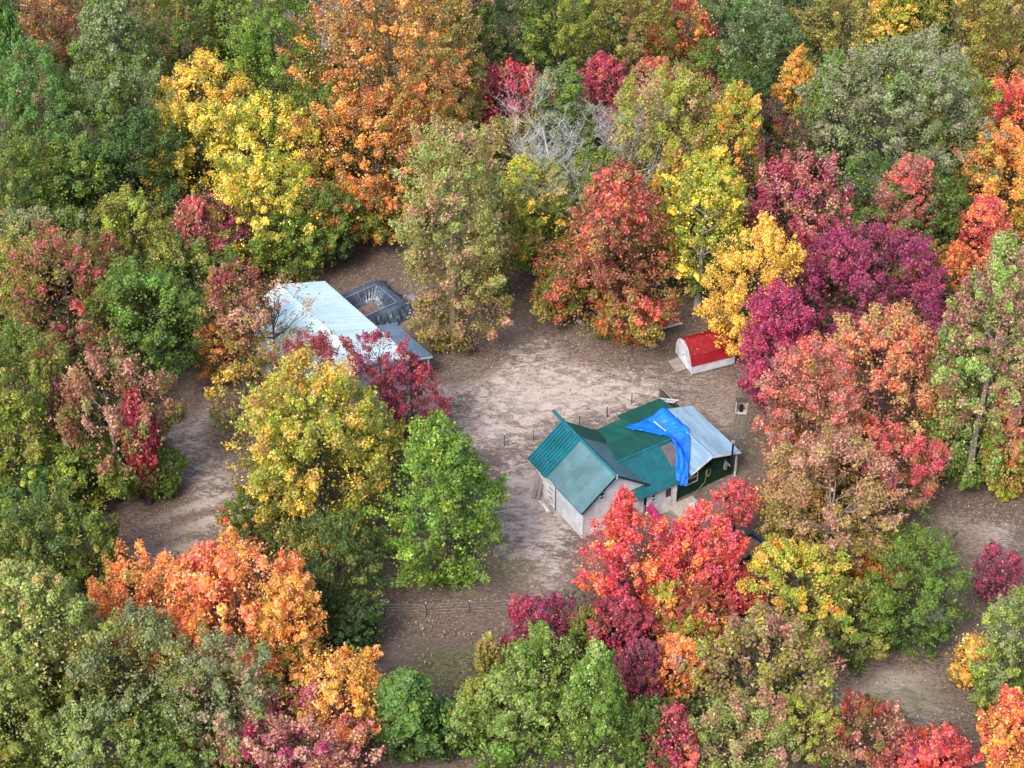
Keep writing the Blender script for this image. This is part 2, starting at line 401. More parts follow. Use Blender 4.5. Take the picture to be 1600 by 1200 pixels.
def crown_mesh(form, R, H, seed, sparse=1.0, size=None):
    """crown standing on z = 0 with height H and radius R"""
    rng = np.random.default_rng(seed)
    sc = np.clip(R / 4.0, 0.42, 1.12)
    L0, W0 = 0.98 * sc, 0.46 * sc
    area = 2 * math.pi * R * H * 0.72
    K = int(np.clip(area / (1.05 * sc * sc) * sparse, 14, 900))
    t = np.clip(rng.random(K) ** (0.9), 0.02, 0.985); az = rng.random(K) * 2 * math.pi
    # two lobes in three belong to a limb, so the crown breaks into boughs with gaps between them
    NL = max(5, int(area / (7.5 * sc)))
    lt, la = rng.random(NL) ** 0.9, rng.random(NL) * 2 * math.pi
    own = rng.integers(0, NL, K); on = rng.random(K) < 0.66
    pl_ = np.maximum(profile(form, np.clip(lt, .03, .97)), .25)
    t = np.where(on, np.clip(lt[own] + rng.normal(size=K) * 0.75 * sc / H, 0.02, 0.985), t)
    az = np.where(on, la[own] + rng.normal(size=K) * 0.62 * sc / (R * pl_[own]), az)
    ltone = rng.random(NL)[own]
    pr = profile(form, t)
    # large limbs push the outline in and out
    ph = rng.random(8) * 6.28
    bump = 1 + 0.17 * np.sin(3 * az + 5 * t + ph[0]) + 0.12 * np.sin(5 * az - 7 * t + ph[1]) + 0.09 * np.sin(2 * az + 9 * t + ph[2]) + 0.05 * np.sin(9 * az + 14 * t + ph[3])
    fr = np.where(on, 0.80 + 0.22 * rng.random(K), np.where(rng.random(K) < 0.5, 0.74 + 0.2 * rng.random(K), 0.25 + 0.5 * rng.random(K)))
    rad = R * pr * bump * fr
    z = t * H + 0.06 * H * np.sin(3 * az + ph[4]) * pr
    la1, la2 = (rng.random(2) - 0.5) * 0.34 * R
    ctr = np.stack([rad * np.cos(az) + la1 * (t - .4), rad * np.sin(az) + la2 * (t - .4), z], -1)
    outv = np.stack([np.cos(az), np.sin(az), np.zeros(K)], -1)
    lift = {'cone': 0.35, 'column': 1.6, 'vase': 1.3, 'dome': 0.7, 'round': 0.55}[form]
    ax = unit(outv * (0.55 + 0.6 * (1 - t))[:, None] + np.array([0, 0, 1]) * (lift * (0.25 + 1.1 * t))[:, None] + rng.normal(size=(K, 3)) * 0.28)
    L = L0 * (0.6 + 0.8 * rng.random(K)); W = W0 * (0.65 + 0.6 * rng.random(K))
    sz = size or (0.132 + 0.042 * min(sc, 1.0))
    npr = int(124 * (0.7 + 0.3 * sc) * (1.0 if sparse >= 0.8 else 0.75))
    P, var = leaf_cloud(rng, ctr, ax, L, W, npr, sz * (1.1 if K > 600 else 1.0), 0, H, tone=ltone)
    # twigs' worth of loose leaves through the volume soften the outline
    m = int(K * 7); t2 = rng.random(m); a2 = rng.random(m) * 6.283
    r2 = R * profile(form, t2) * (0.6 + 0.52 * rng.random(m)); c2 = np.stack([r2 * np.cos(a2), r2 * np.sin(a2), t2 * H], -1)
    P2, v2 = leaf_cloud(rng, c2, unit(rng.normal(size=(m, 3))), np.full(m, 0.3), np.full(m, 0.3), 3, sz * 0.9, 0, H)
    P, var = np.concatenate([P, P2]), np.concatenate([var, v2])
    rr_ = np.hypot(P[:, 0], P[:, 1]); kx = R * 1.02 / np.percentile(rr_, 97.0); z0, z1 = np.percentile(P[:, 2], 0.4), np.percentile(P[:, 2], 99.8)
    P[:, 0] *= kx; P[:, 1] *= kx; P[:, 2] = (P[:, 2] - z0) * H / (z1 - z0)
    TRI[0] += len(P) // 3
    return leaf_mesh("crown", P, var, M_LEAF)
def trunk_mesh(R, H, clear, seed, bare=False, limbs=None):
    """trunk with its root at z=0, crown from clear to clear+H"""
    rr = random.Random(seed); m = MB(); top = clear + H * 0.7; r0 = 0.06 + 0.022 * (clear + H) * 0.6
    n = 7; pts = []; x = y = 0
    for k in range(n):
        f = k / (n - 1); pts.append((x, y, -0.2 + f * (top + 0.2))); x += rr.uniform(-.12, .12) * R * .25; y += rr.uniform(-.12, .12) * R * .25
    rad = [r0 * 1.35] + [r0 * (1 - 0.86 * k / (n - 1)) for k in range(1, n)]
    m.tube(pts, rad, 7)
    for k in range(limbs or 11):
        f = rr.uniform(0.28, 0.95); zz = clear * 0.9 + (top - clear * 0.9) * f; q = (zz + 0.2) / (top + 0.2) * (n - 1); i = min(int(q), n - 2); u = q - i
        p = Vector(pts[i]).lerp(Vector(pts[i + 1]), u); a = rr.uniform(0, 6.28); ln = R * rr.uniform(0.55, 0.92) * (1.05 - 0.55 * f); up = rr.uniform(0.35, 1.0)
        d = Vector((math.cos(a), math.sin(a), up)).normalized(); e1 = p + d * ln * 0.5 + Vector((0, 0, -0.05 * ln)); e2 = p + d * ln + Vector((rr.uniform(-.2, .2), rr.uniform(-.2, .2), 0.18 * ln))
        rb = max(0.03, r0 * (1 - 0.8 * f) * 0.5)
        m.tube([p, e1, e2], [rb, rb * 0.65, 0.012], 5)
        for s in range(3):
            d2 = (d + Vector((rr.uniform(-.8, .8), rr.uniform(-.8, .8), rr.uniform(-.1, .8)))).normalized(); b0 = p.lerp(e1, 0.5) if s == 0 else e1.lerp(e2, 0.2 * s)
            m.tube([b0, b0 + d2 * ln * 0.4], [rb * 0.45, 0.01], 4, False)
    TRI[0] += len(m.f) * 2
    return m.mesh("trunk", M_BARK)

# leaf colours (as the leaves themselves look in flat daylight)
COL = dict(G=(102, 126, 36), GB=(104, 136, 36), GD=(66, 90, 38), GG=(132, 142, 92), GP=(150, 164, 78), OL=(142, 134, 48), YG=(158, 166, 44), YO=(214, 160, 44), Y=(236, 190, 40), O=(236, 130, 34),
           OP=(230, 116, 72), R=(214, 42, 38), RP=(216, 62, 66), M=(184, 48, 88), P=(138, 56, 84), PP=(172, 50, 98), PK=(176, 118, 100), B=(150, 98, 60), BR=(158, 66, 46), TO=(176, 122, 56), DR=(160, 92, 64), DK=(90, 70, 66), SG=(96, 138, 58), TN=(172, 140, 78), RB=(146, 52, 56), GH=(80, 106, 42), GM=(150, 145, 110))
TREES = []
def T(cx, cy, w_, h_, form, main, acc, af, low, lf, label, by=None, kind='tree', sparse=1.0, bark=(84, 74, 66), name=None):
    TREES.append(dict(cx=cx, cy=cy, w=w_, h=h_, form=form, main=main, acc=acc, af=af, low=low, lf=lf, label=label, by=by, kind=kind, sparse=sparse, bark=bark, name=name))
# --- far rows, top of the picture, left to right
T(14, 80, 66, 270, 'column', 'SG', 'G', .2, 'G', .2, 'tall narrow column-shaped bright green tree in the upper left corner')
T(96, 40, 120, 150, 'round', 'B', 'O', .15, 'OL', .3, 'rusty orange-brown crown just beside the narrow green column tree')
T(185, 100, 150, 200, 'cone', 'GG', 'G', .35, 'G', .3, 'pale grey-green tall crown between the rusty crown and the dark gap at the top')
T(60, 190, 120, 230, 'dome', 'SG', 'M', .16, 'G', .4, 'green tree flecked with small magenta sprigs near the upper left corner')
T(278, 50, 130, 150, 'round', 'G', 'B', .35, 'G', .3, 'mottled green and brown crown above the yellow tree on the left')
T(352, 30, 90, 150, 'round', 'G', 'OL', .4, 'GD', .3, 'dark olive crown left of the bright green tree at the top edge')
T(428, 75, 140, 250, 'round', 'GB', 'YG', .3, 'G', .4, 'bright green tall tree left of the great orange-brown maple')
T(600, 110, 270, 290, 'round', 'TO', 'O', .35, 'OL', .4, 'great rounded orange-brown maple at the top edge with green showing through')
T(690, 130, 130, 230, 'round', 'OL', 'TN', .5, 'G', .35, 'olive tan crown pressed against the right side of the great orange-brown maple')
T(590, 250, 240, 200, 'round', 'TO', 'O', .45, 'G', .45, 'olive and orange crown in front of the great orange-brown maple')
T(566, 325, 120, 100, 'dome', 'O', 'YO', .4, 'OL', .3, 'small vivid orange crown below the great maple, above the brown clearing')
T(500, 210, 110, 150, 'round', 'G', 'OL', .3, 'GD', .4, 'plain green crown between the yellow tree and the great orange-brown maple')
T(505, 345, 110, 120, 'round', 'G', 'BR', .12, 'GD', .5, 'dark green crown with a red sprig left of the small vivid orange crown')
T(745, 80, 90, 190, 'cone', 'G', 'PK', .42, 'GD', .4, 'green spire tipped with dusty pink right of the great orange-brown maple')
T(818, 50, 110, 190, 'round', 'GD', 'GG', .35, 'GD', .4, 'dark grey-green crown at the top edge beside the pink-tipped spire')
T(878, 60, 110, 190, 'round', 'YG', 'G', .5, 'G', .4, 'yellow-green crown between the dark grey-green crown and the mottled brown one')
T(978, 55, 160, 200, 'round', 'OL', 'B', .35, 'G', .4, 'mottled olive crown with magenta tips left of the orange-red crown at the top')
T(948, 12, 90, 60, 'dome', 'OL', 'M', .35, 'G', .3, 'crown with magenta shoots cut by the top edge of the picture')
T(1066, 65, 100, 130, 'round', 'BR', 'O', .45, 'G', .35, 'orange-red crown near the top edge, between olive and grey-green crowns')
T(1140, 25, 120, 130, 'round', 'GG', 'SG', .5, 'GD', .3, 'pale grey-green crown at the top edge right of the orange-red one')
T(1185, 95, 130, 160, 'round', 'GH', 'GG', .45, 'GD', .4, 'grey-green crown with brown undertones above the yellow-orange spire')
T(1245, 30, 110, 110, 'round', 'GH', 'GG', .4, 'GD', .4, 'cool dark green crown cut by the top edge right of centre')
T(1312, 60, 130, 150, 'round', 'OL', 'TN', .35, 'G', .4, 'olive gold crown left of the bright yellow crown at the top')
T(1394, 50, 96, 180, 'cone', 'Y', 'YG', .5, 'G', .25, 'bright lemon-yellow crown at the top edge on the right')
T(1448, 60, 70, 150, 'round', 'GH', 'G', .4, 'GD', .4, 'dark green crown wedged right of the bright lemon-yellow crown')
T(1500, 60, 150, 200, 'round', 'OL', 'YO', .35, 'G', .35, 'broad olive gold crown at the top edge near the right corner')
T(1578, 50, 120, 170, 'round', 'OL', 'TN', .5, 'G', .35, 'olive tan crown filling the top right corner')
T(1560, 120, 120, 110, 'round', 'TN', 'YO', .4, 'OL', .35, 'golden tan crown above the red-orange crown at the right edge')
T(1494, 190, 130, 150, 'round', 'YG', 'OL', .5, 'G', .4, 'yellow-green crown between the great grey-green tree and the red-orange crown')
T(1592, 195, 116, 150, 'round', 'R', 'O', .5, 'BR', .3, 'red-orange crown cut by the right edge above the golden orange one')
T(1564, 285, 130, 160, 'round', 'YO', 'O', .5, 'YG', .3, 'golden orange crown at the right edge below the red-orange crown')
T(1408, 185, 260, 250, 'dome', 'GM', 'GG', .5, 'G', .15, 'great grey-green dome-shaped tree in the upper right', by=330)
T(1310, 200, 110, 200, 'round', 'GM', 'G', .45, 'G', .35, 'grey-green crown leaning on the left side of the great grey-green tree')
T(1400, 340, 200, 130, 'round', 'G', 'GD', .4, 'GD', .5, 'low plain green crown at the foot of the great grey-green tree')
T(1470, 345, 100, 130, 'round', 'GH', 'G', .4, 'GD', .5, 'dark green low crown between the pinkish tree and the salmon spire')
T(1242, 150, 76, 140, 'cone', 'YO', 'O', .4, 'YG', .4, 'narrow yellow-orange spire left of the great grey-green tree')
T(1208, 255, 120, 170, 'round', 'DK', 'P', .35, 'GD', .3, 'grey-purple nearly leafless crown left of the magenta tree', sparse=.7)
T(1160, 180, 80, 130, 'round', 'GH', 'GD', .3, 'GD', .4, 'dark green crown behind the yellow-orange narrow crown')
T(1110, 130, 130, 120, 'round', 'G', 'B', .3, 'GD', .4, 'dark green crown with brown touches below the orange-red top crown')
T(1143, 240, 84, 190, 'round', 'YG', 'O', .35, 'YG', .3, 'narrow yellow-green and orange crown beside the grey-purple crown')
T(1050, 215, 180, 210, 'vase', 'YG', 'PK', .33, 'OL', .4, 'broad yellow-green crown with pink tips above the tall red-green tree')
T(1095, 150, 90, 90, 'cone', 'PK', 'M', .35, 'OL', .4, 'small crown with a magenta tip behind the broad pink-tipped crown')
T(1018, 150, 70, 110, 'vase', 'PK', 'RP', .4, 'YG', .4, 'pinkish spiky crown just right of the vivid magenta spire')
T(944, 148, 74, 115, 'vase', 'M', 'RP', .3, 'PK', .2, 'vivid magenta spire-topped crown right of the grey dead tree')
T(800, 170, 124, 130, 'vase', 'RP', 'M', .45, 'TN', .35, 'pink and crimson crown with a cream centre in the upper middle')
T(872, 190, 100, 150, 'round', 'GG', 'G', .4, 'G', .3, 'soft grey-green crown behind the grey dead tree')
T(790, 255, 110, 130, 'round', 'OL', 'TN', .4, 'G', .4, 'olive tan crown under the pink and crimson crown')
T(920, 330, 110, 170, 'round', 'G', 'OL', .4, 'GD', .4, 'green crown behind the tall red-green tree, below the dead tree')
# --- upper left
T(322, 160, 150, 140, 'round', 'Y', 'TN', .3, 'YG', .35, 'bright yellow crown, topmost of the yellow group on the left')
T(310, 235, 170, 130, 'round', 'YG', 'Y', .5, 'G', .3, 'yellow-green crown directly below the topmost bright yellow crown')
T(420, 235, 170, 170, 'round', 'YG', 'Y', .45, 'YG', .3, 'golden green crown right of the yellow group, beside the great orange-brown maple')
T(415, 325, 170, 170, 'round', 'YG', 'Y', .42, 'GB', .3, 'yellow-green crown at the bottom of the yellow group, above the white roof')
T(130, 220, 130, 170, 'round', 'G', 'GG', .4, 'GD', .4, 'mid green crown with grey-green highlights below the pale tall crown')
T(205, 195, 120, 170, 'round', 'G', 'GG', .45, 'G', .4, 'green crown with pale leaf tips left of the topmost yellow crown')
T(38, 310, 120, 170, 'round', 'G', 'OL', .3, 'GD', .4, 'green crown at the left edge with a brown sprig, above the cream-tipped spire')
T(205, 265, 150, 160, 'round', 'GD', 'GH', .5, 'GD', .4, 'very dark green dense crown in the left forest')
T(110, 300, 130, 150, 'round', 'G', 'YG', .25, 'GD', .4, 'light-tipped green crown left of the very dark green crown')
T(212, 375, 130, 150, 'round', 'OL', 'YG', .4, 'G', .4, 'olive gold rounded crown below the very dark green crown')
T(120, 390, 100, 120, 'round', 'G', 'GG', .4, 'GD', .4, 'small grey-green tipped crown between the very dark crown and magenta-mottled tree')
T(340, 368, 96, 120, 'vase', 'P', 'M', .4, 'G', .3, 'dark purple wispy crown left of the white roofed building', sparse=.75)
T(305, 375, 70, 130, 'vase', 'RP', 'PK', .5, 'OL', .4, 'dull red narrow crown leaning on the dark purple wispy crown', sparse=.8)
T(460, 375, 130, 110, 'round', 'GB', 'YG', .3, 'G', .5, 'bright green low crown right behind the white roof')
T(300, 450, 150, 150, 'round', 'G', 'OL', .45, 'GD', .4, 'green and olive crown left of the reddish crown at the white roof')
T(232, 505, 178, 186, 'round', 'G', 'GB', .35, 'GD', .5, 'rich dark green tree at the head of the left lane')
T(60, 390, 110, 130, 'vase', 'GG', 'TN', .45, 'G', .4, 'green spire with cream-coloured tips above the magenta-mottled tree')
T(100, 470, 180, 210, 'vase', 'OL', 'M', .42, 'GH', .35, 'olive tree mottled with vivid magenta shoots on the left')
T(16, 450, 90, 150, 'round', 'YG', 'TN', .35, 'G', .4, 'yellow-green crown cut by the left edge beside the magenta-mottled tree')
T(165, 440, 90, 130, 'round', 'B', 'BR', .3, 'OL', .4, 'dull rusty crown right of the magenta-mottled tree')
T(40, 620, 150, 200, 'round', 'G', 'OL', .45, 'GD', .4, 'olive green crown at the left edge below the magenta-mottled tree')
T(20, 700, 120, 170, 'round', 'OL', 'YG', .4, 'G', .4, 'olive gold crown cut by the left edge above the dark bluish shrubs')
T(178, 655, 166, 230, 'vase', 'B', 'PK', .4, 'G', .42, 'brownish pink tree with a green base and pale trunk beside the left lane', by=775, bark=(150, 142, 132))
T(100, 655, 70, 130, 'vase', 'M', 'PK', .5, 'OL', .25, 'bright pink narrow crown left of the brownish pink lane tree', sparse=.85)
T(218, 690, 52, 150, 'round', 'R', 'M', .35, 'BR', .15, 'slim scarlet crown hanging over the edge of the left lane', by=790, sparse=.85)
T(245, 735, 70, 80, 'round', 'G', 'YG', .35, 'G', .4, 'small green bush at the foot of the slim scarlet crown', kind='shrub')
T(120, 740, 120, 110, 'round', 'G', 'YG', .35, 'OL', .4, 'fresh green low crown below the bright pink narrow crown')
# --- around the white roofed building
T(425, 500, 150, 130, 'vase', 'B', 'PK', .4, 'OL', .35, 'airy brown tree with thin leaves over the left half of the white roof', by=640, sparse=.42)
T(372, 480, 100, 130, 'vase', 'RB', 'B', .45, 'OL', .4, 'brick-red thin crown at the left corner of the white building', by=625, sparse=.7)
T(350, 545, 80, 90, 'round', 'B', 'O', .4, 'G', .4, 'rusty orange low crown below the brick-red one by the lane', kind='tree', sparse=.8)
T(386, 620, 120, 120, 'round', 'OL', 'YO', .4, 'GG', .4, 'thin olive shrub with mustard leaves at the left lane', kind='shrub', sparse=.55)
T(484, 568, 112, 86, 'vase', 'RB', 'M', .35, 'B', .35, 'dusky crimson thin crown in front of the middle of the white roof', by=712, sparse=.58)
T(590, 568, 100, 84, 'vase', 'M', 'RB', .5, 'P', .35, 'wine-red lacy crown in front of the near end of the white roof', by=700, sparse=.55)
T(644, 618, 96, 106, 'round', 'RB', 'M', .35, 'P', .3, 'deep wine-red thin crown behind the tip of the green cone tree', by=700, sparse=.75)
T(706, 372, 160, 326, 'round', 'GP', 'PK', .38, 'OL', .42, 'tall grey-green oval tree with pinkish tips right of the black plastic', by=556, bark=(120, 104, 88))
T(490, 700, 240, 270, 'dome', 'YG', 'YO', .42, 'OL', .12, 'large yellow-gold rounded maple left of the green cone tree', by=835)
T(460, 665, 130, 130, 'vase', 'TN', 'YG', .45, 'YG', .35, 'pale straw and olive tufted crown behind the top of the large yellow-gold maple', by=800)
T(540, 660, 110, 130, 'vase', 'GP', 'YO', .35, 'YG', .35, 'pale yellow-olive tufted crown between the wine-red lacy crown and the yellow-gold maple', by=790)
T(690, 780, 178, 310, 'cone', 'GB', 'YG', .25, 'GB', .2, 'bright green cone-shaped maple standing alone in the middle', by=905)
T(388, 815, 100, 100, 'round', 'G', 'R', .32, 'G', .4, 'small green tree with crimson patches beside the left lane', kind='shrub')
T(508, 880, 150, 150, 'round', 'GH', 'OL', .4, 'GD', .4, 'dark olive green tree under the large yellow-gold maple')
T(530, 975, 120, 100, 'round', 'GD', 'GH', .4, 'GD', .4, 'very dark green bush at the left end of the lower fence', kind='shrub')
# --- centre right
T(836, 335, 110, 160, 'round', 'YG', 'Y', .35, 'GB', .35, 'yellow-green tree with a golden branch left of the tall red-green tree')
T(770, 380, 80, 150, 'round', 'OL', 'B', .3, 'G', .4, 'olive crown tucked between the tall grey-green oval tree and the yellow-green tree')
T(962, 385, 214, 310, 'cone', 'DR', 'RP', .33, 'OL', .34, 'tall dusky red and green tree behind the stacked boards', by=512)
T(875, 450, 80, 90, 'round', 'G', 'R', .35, 'G', .4, 'low green and red boughs left of the tall dusky red tree')
T(985, 495, 100, 80, 'round', 'BR', 'R', .45, 'G', .4, 'low orange-red crown in front of the stacked boards', by=530, sparse=.8)
T(1046, 300, 66, 150, 'column', 'YO', 'YG', .4, 'OL', .3, 'slim golden column tree right of the tall dusky red tree')
T(1100, 345, 120, 190, 'round', 'YG', 'Y', .4, 'G', .3, 'lime yellow tree on a slim pale trunk behind the lawn', by=488, bark=(190, 180, 168))
T(1176, 448, 134, 190, 'round', 'Y', 'YO', .35, 'YO', .1, 'golden yellow tree overhanging the red roofed shed', by=560)
T(1258, 325, 156, 160, 'vase', 'M', 'PK', .35, 'B', .25, 'magenta pink tree above the large purple maple')
T(1416, 335, 96, 160, 'vase', 'PK', 'RP', .4, 'B', .3, 'salmon brown spire behind the large purple maple')
T(1534, 375, 80, 120, 'vase', 'RP', 'OP', .4, 'O', .2, 'bright salmon crown near the right edge')
T(1490, 420, 70, 80, 'round', 'O', 'RP', .4, 'OL', .3, 'small orange crown left of the bright salmon crown')
T(1440, 420, 80, 90, 'round', 'G', 'O', .3, 'GD', .4, 'low green crown with orange touches behind the purple maple')
T(1350, 450, 272, 190, 'dome', 'PP', 'P', .45, 'P', .3, 'large purple maple behind the coral pink one', by=540)
T(1215, 545, 110, 190, 'dome', 'M', 'PP', .45, 'P', .2, 'deep magenta maple between the red shed and the coral maple', by=640)
T(1266, 655, 152, 250, 'dome', 'PK', 'RP', .4, 'OL', .35, 'dusty pink and olive maple beside the silver roof', by=780)
T(1385, 605, 222, 236, 'dome', 'OP', 'TN', .42, 'PK', .35, 'large coral pink maple with orange flecks on the right', by=720)
T(1405, 725, 150, 130, 'round', 'RP', 'PK', .4, 'OL', .3, 'crimson pink crown under the large coral pink maple', by=810)
T(1235, 790, 110, 120, 'round', 'TN', 'O', .3, 'OL', .4, 'tan and orange crown right of the green wall')
T(1302, 780, 180, 190, 'round', 'TN', 'PK', .45, 'OL', .4, 'tan olive tree on a thick grey trunk at the lower right', by=905, bark=(150, 132, 124))
T(1247, 915, 160, 110, 'round', 'YG', 'O', .25, 'Y', .3, 'bright yellow low tree with orange tips beneath the tan olive tree', by=985)
T(1365, 885, 90, 60, 'dome', 'O', 'YO', .3, 'O', .3, 'flat vivid orange bough left of the round green shrub', kind='shrub')
T(1430, 925, 150, 160, 'round', 'G', 'GB', .3, 'GD', .4, 'round bright green shrub by the lower right clearing', kind='shrub')
T(1320, 975, 140, 80, 'round', 'OL', 'G', .4, 'GD', .4, 'low olive thicket under the yellow low tree', kind='shrub')
T(1230, 980, 70, 60, 'round', 'G', 'GD', .4, 'GD', .4, 'small dark green bush left of the low olive thicket', kind='shrub')
T(1395, 850, 80, 60, 'round', 'G', 'OL', .4, 'GD', .4, 'small green bush at the foot of the coral maples', kind='shrub')
T(1560, 900, 76, 90, 'vase', 'M', 'P', .4, 'DK', .3, 'sparse magenta shrub on the lower right clearing', kind='shrub', sparse=.5)
T(1545, 575, 150, 340, 'round', 'PK', 'GP', .42, 'GB', .34, 'tall pink and cream tree on a pale trunk near the right edge', by=770, bark=(150, 140, 130))
T(1497, 560, 80, 260, 'column', 'G', 'GG', .5, 'G', .3, 'tall green tree with pale leaf tips left of the pink and cream tree', by=735)
T(1592, 470, 70, 150, 'vase', 'PK', 'PP', .3, 'GG', .4, 'pale lilac-tinted crown cut by the right edge')
T(1588, 680, 90, 180, 'round', 'PK', 'RP', .3, 'YG', .45, 'pink and lime crown cut by the right edge below the lilac one', by=775)
T(1578, 1030, 110, 190, 'round', 'GG', 'YG', .4, 'G', .4, 'grey-green thin tree at the right edge of the lower clearing', sparse=.8)
T(1515, 1035, 56, 80, 'vase', 'YO', 'O', .35, 'OL', .4, 'small golden orange sapling beside the grey-green thin tree', kind='shrub', sparse=.8)
# --- red maple by the house and the thicket below
T(980, 885, 152, 168, 'vase', 'R', 'O', .26, 'R', .2, 'brilliant scarlet maple in front of the white gabled garage', by=965)
T(972, 808, 46, 84, 'cone', 'R', 'RP', .4, 'R', .1, 'slender scarlet crown tip rising before the white garage gable', by=915)
T(1098, 875, 118, 142, 'vase', 'RP', 'R', .4, 'O', .2, 'coral red maple right of the brilliant scarlet one', by=955)
T(1152, 785, 66, 70, 'vase', 'RP', 'M', .35, 'B', .25, 'crimson pink small crown below the green wall and white post', by=858, sparse=.65)
T(1080, 965, 110, 110, 'round', 'BR', 'O', .4, 'OL', .3, 'rust-red low crown beneath the coral red maple')
T(1140, 920, 90, 60, 'dome', 'RP', 'R', .4, 'BR', .3, 'low pinkish red boughs left of the bright yellow low tree', by=960)
T(850, 980, 110, 110, 'vase', 'P', 'M', .4, 'P', .3, 'dark magenta spiky shrub at the right end of the lower fence', kind='shrub')
T(793, 1030, 50, 60, 'vase', 'M', 'P', .4, 'OL', .3, 'small magenta sapling left of the dark magenta spiky shrub', kind='shrub', sparse=.8)
T(768, 1035, 50, 80, 'vase', 'TN', 'OL', .4, 'G', .4, 'tan and green sapling at the left of the magenta sapling', kind='shrub', sparse=.8)
T(965, 985, 90, 110, 'vase', 'RB', 'M', .4, 'P', .3, 'wine-red spiky shrub below the brilliant scarlet maple', kind='shrub')
T(918, 995, 70, 90, 'round', 'OL', 'G', .4, 'GD', .4, 'olive bush between the two wine-coloured shrubs', kind='shrub')
T(1036, 960, 56, 90, 'vase', 'YG', 'O', .25, 'OL', .4, 'yellow-green pointed sapling below the scarlet maple', kind='shrub')
T(1078, 1000, 66, 90, 'vase', 'YG', 'O', .3, 'G', .4, 'lime sapling with orange tips right of the pointed one', kind='shrub')
T(1052, 1050, 90, 110, 'vase', 'O', 'OP', .4, 'OL', .35, 'orange shrub below the two yellow-green saplings', kind='shrub')
T(1000, 1060, 66, 110, 'vase', 'P', 'M', .35, 'GD', .4, 'purple upright shrub right of the light green tree', kind='shrub')
T(1010, 1150, 100, 120, 'round', 'GH', 'G', .4, 'GD', .4, 'dark green crown below the purple upright shrub')
T(1045, 1165, 80, 120, 'vase', 'M', 'RP', .35, 'GD', .4, 'crimson upright shrub at the bottom edge right of centre', kind='shrub', sparse=.8)
T(852, 1055, 120, 130, 'round', 'GB', 'GP', .4, 'G', .4, 'light green crown just below the dark magenta spiky shrub')
T(932, 1110, 110, 190, 'column', 'GB', 'GP', .35, 'G', .4, 'light green upright tree at the bottom, right of the other light green crown')
T(800, 1140, 150, 140, 'round', 'GP', 'GB', .45, 'G', .4, 'pale green tree at the bottom edge in the middle')
T(742, 1110, 70, 90, 'round', 'YG', 'GP', .4, 'G', .4, 'yellow-green low crown left of the pale green bottom tree')
T(636, 1110, 100, 130, 'cone', 'SG', 'G', .4, 'GD', .45, 'bluish green young tree at the bottom edge of the clearing')
T(690, 1140, 90, 90, 'round', 'GD', 'SG', .4, 'GD', .4, 'dark bluish bush right of the bluish green young tree', kind='shrub')
# --- bottom left
T(62, 870, 150, 170, 'round', 'GH', 'OL', .4, 'GD', .4, 'dark green tree at the left edge below the lane')
T(15, 840, 70, 110, 'round', 'GB', 'YG', .5, 'G', .3, 'lime green crown cut by the left edge beside the lane')
T(50, 790, 130, 90, 'round', 'SG', 'GH', .5, 'GD', .4, 'bluish green low crown at the left edge above the lime one')
T(140, 865, 110, 140, 'round', 'G', 'OL', .4, 'GD', .4, 'green tree at the lower end of the left lane')
T(62, 1010, 150, 240, 'vase', 'GP', 'TN', .35, 'G', .35, 'pale green tall tree with cream tips in the lower left')
T(15, 1120, 120, 170, 'round', 'GP', 'OL', .4, 'G', .4, 'pale olive green tree in the bottom left corner')
T(240, 955, 168, 180, 'vase', 'O', 'OP', .38, 'YG', .28, 'bright orange maple at the mouth of the lane')
T(172, 945, 50, 70, 'round', 'O', 'YO', .5, 'OL', .3, 'small orange bush left of the bright orange maple', kind='shrub')
T(368, 950, 190, 215, 'vase', 'O', 'OP', .5, 'YO', .3, 'tall salmon orange maple right of the bright orange one')
T(450, 985, 112, 165, 'round', 'YO', 'O', .45, 'OL', .35, 'golden orange crown right of the tall salmon orange maple')
T(535, 1090, 130, 150, 'round', 'YO', 'O', .45, 'YO', .3, 'golden orange tree beside the bluish green young tree')
T(215, 1065, 170, 200, 'round', 'GG', 'OL', .4, 'G', .4, 'grey-green tree below the bright orange maple')
T(350, 1090, 160, 180, 'round', 'GG', 'PK', .32, 'G', .35, 'grey-green tree with pinkish tips below the salmon orange maple')
T(455, 1070, 110, 110, 'round', 'OL', 'YO', .35, 'G', .4, 'olive crown between the golden orange crown and the raspberry pink one')
T(140, 1160, 140, 140, 'round', 'GP', 'GG', .4, 'G', .4, 'pale grey-green tree at the bottom edge near the left corner')
T(260, 1175, 140, 120, 'round', 'G', 'GG', .4, 'GD', .4, 'green tree at the bottom edge below the grey-green pair')
T(480, 1160, 190, 130, 'vase', 'M', 'PK', .45, 'B', .3, 'raspberry pink tree at the bottom edge on the left')
T(350, 1190, 90, 80, 'round', 'PK', 'OL', .4, 'G', .4, 'dusty pink crown cut by the bottom edge left of the raspberry pink tree')
T(425, 1030, 120, 110, 'round', 'YO', 'OP', .35, 'OL', .35, 'amber crown filling the space below the tall salmon orange maple')
T(320, 900, 80, 90, 'vase', 'OP', 'RP', .4, 'O', .3, 'pink-orange spiky crown tip between the two orange maples', by=1010)
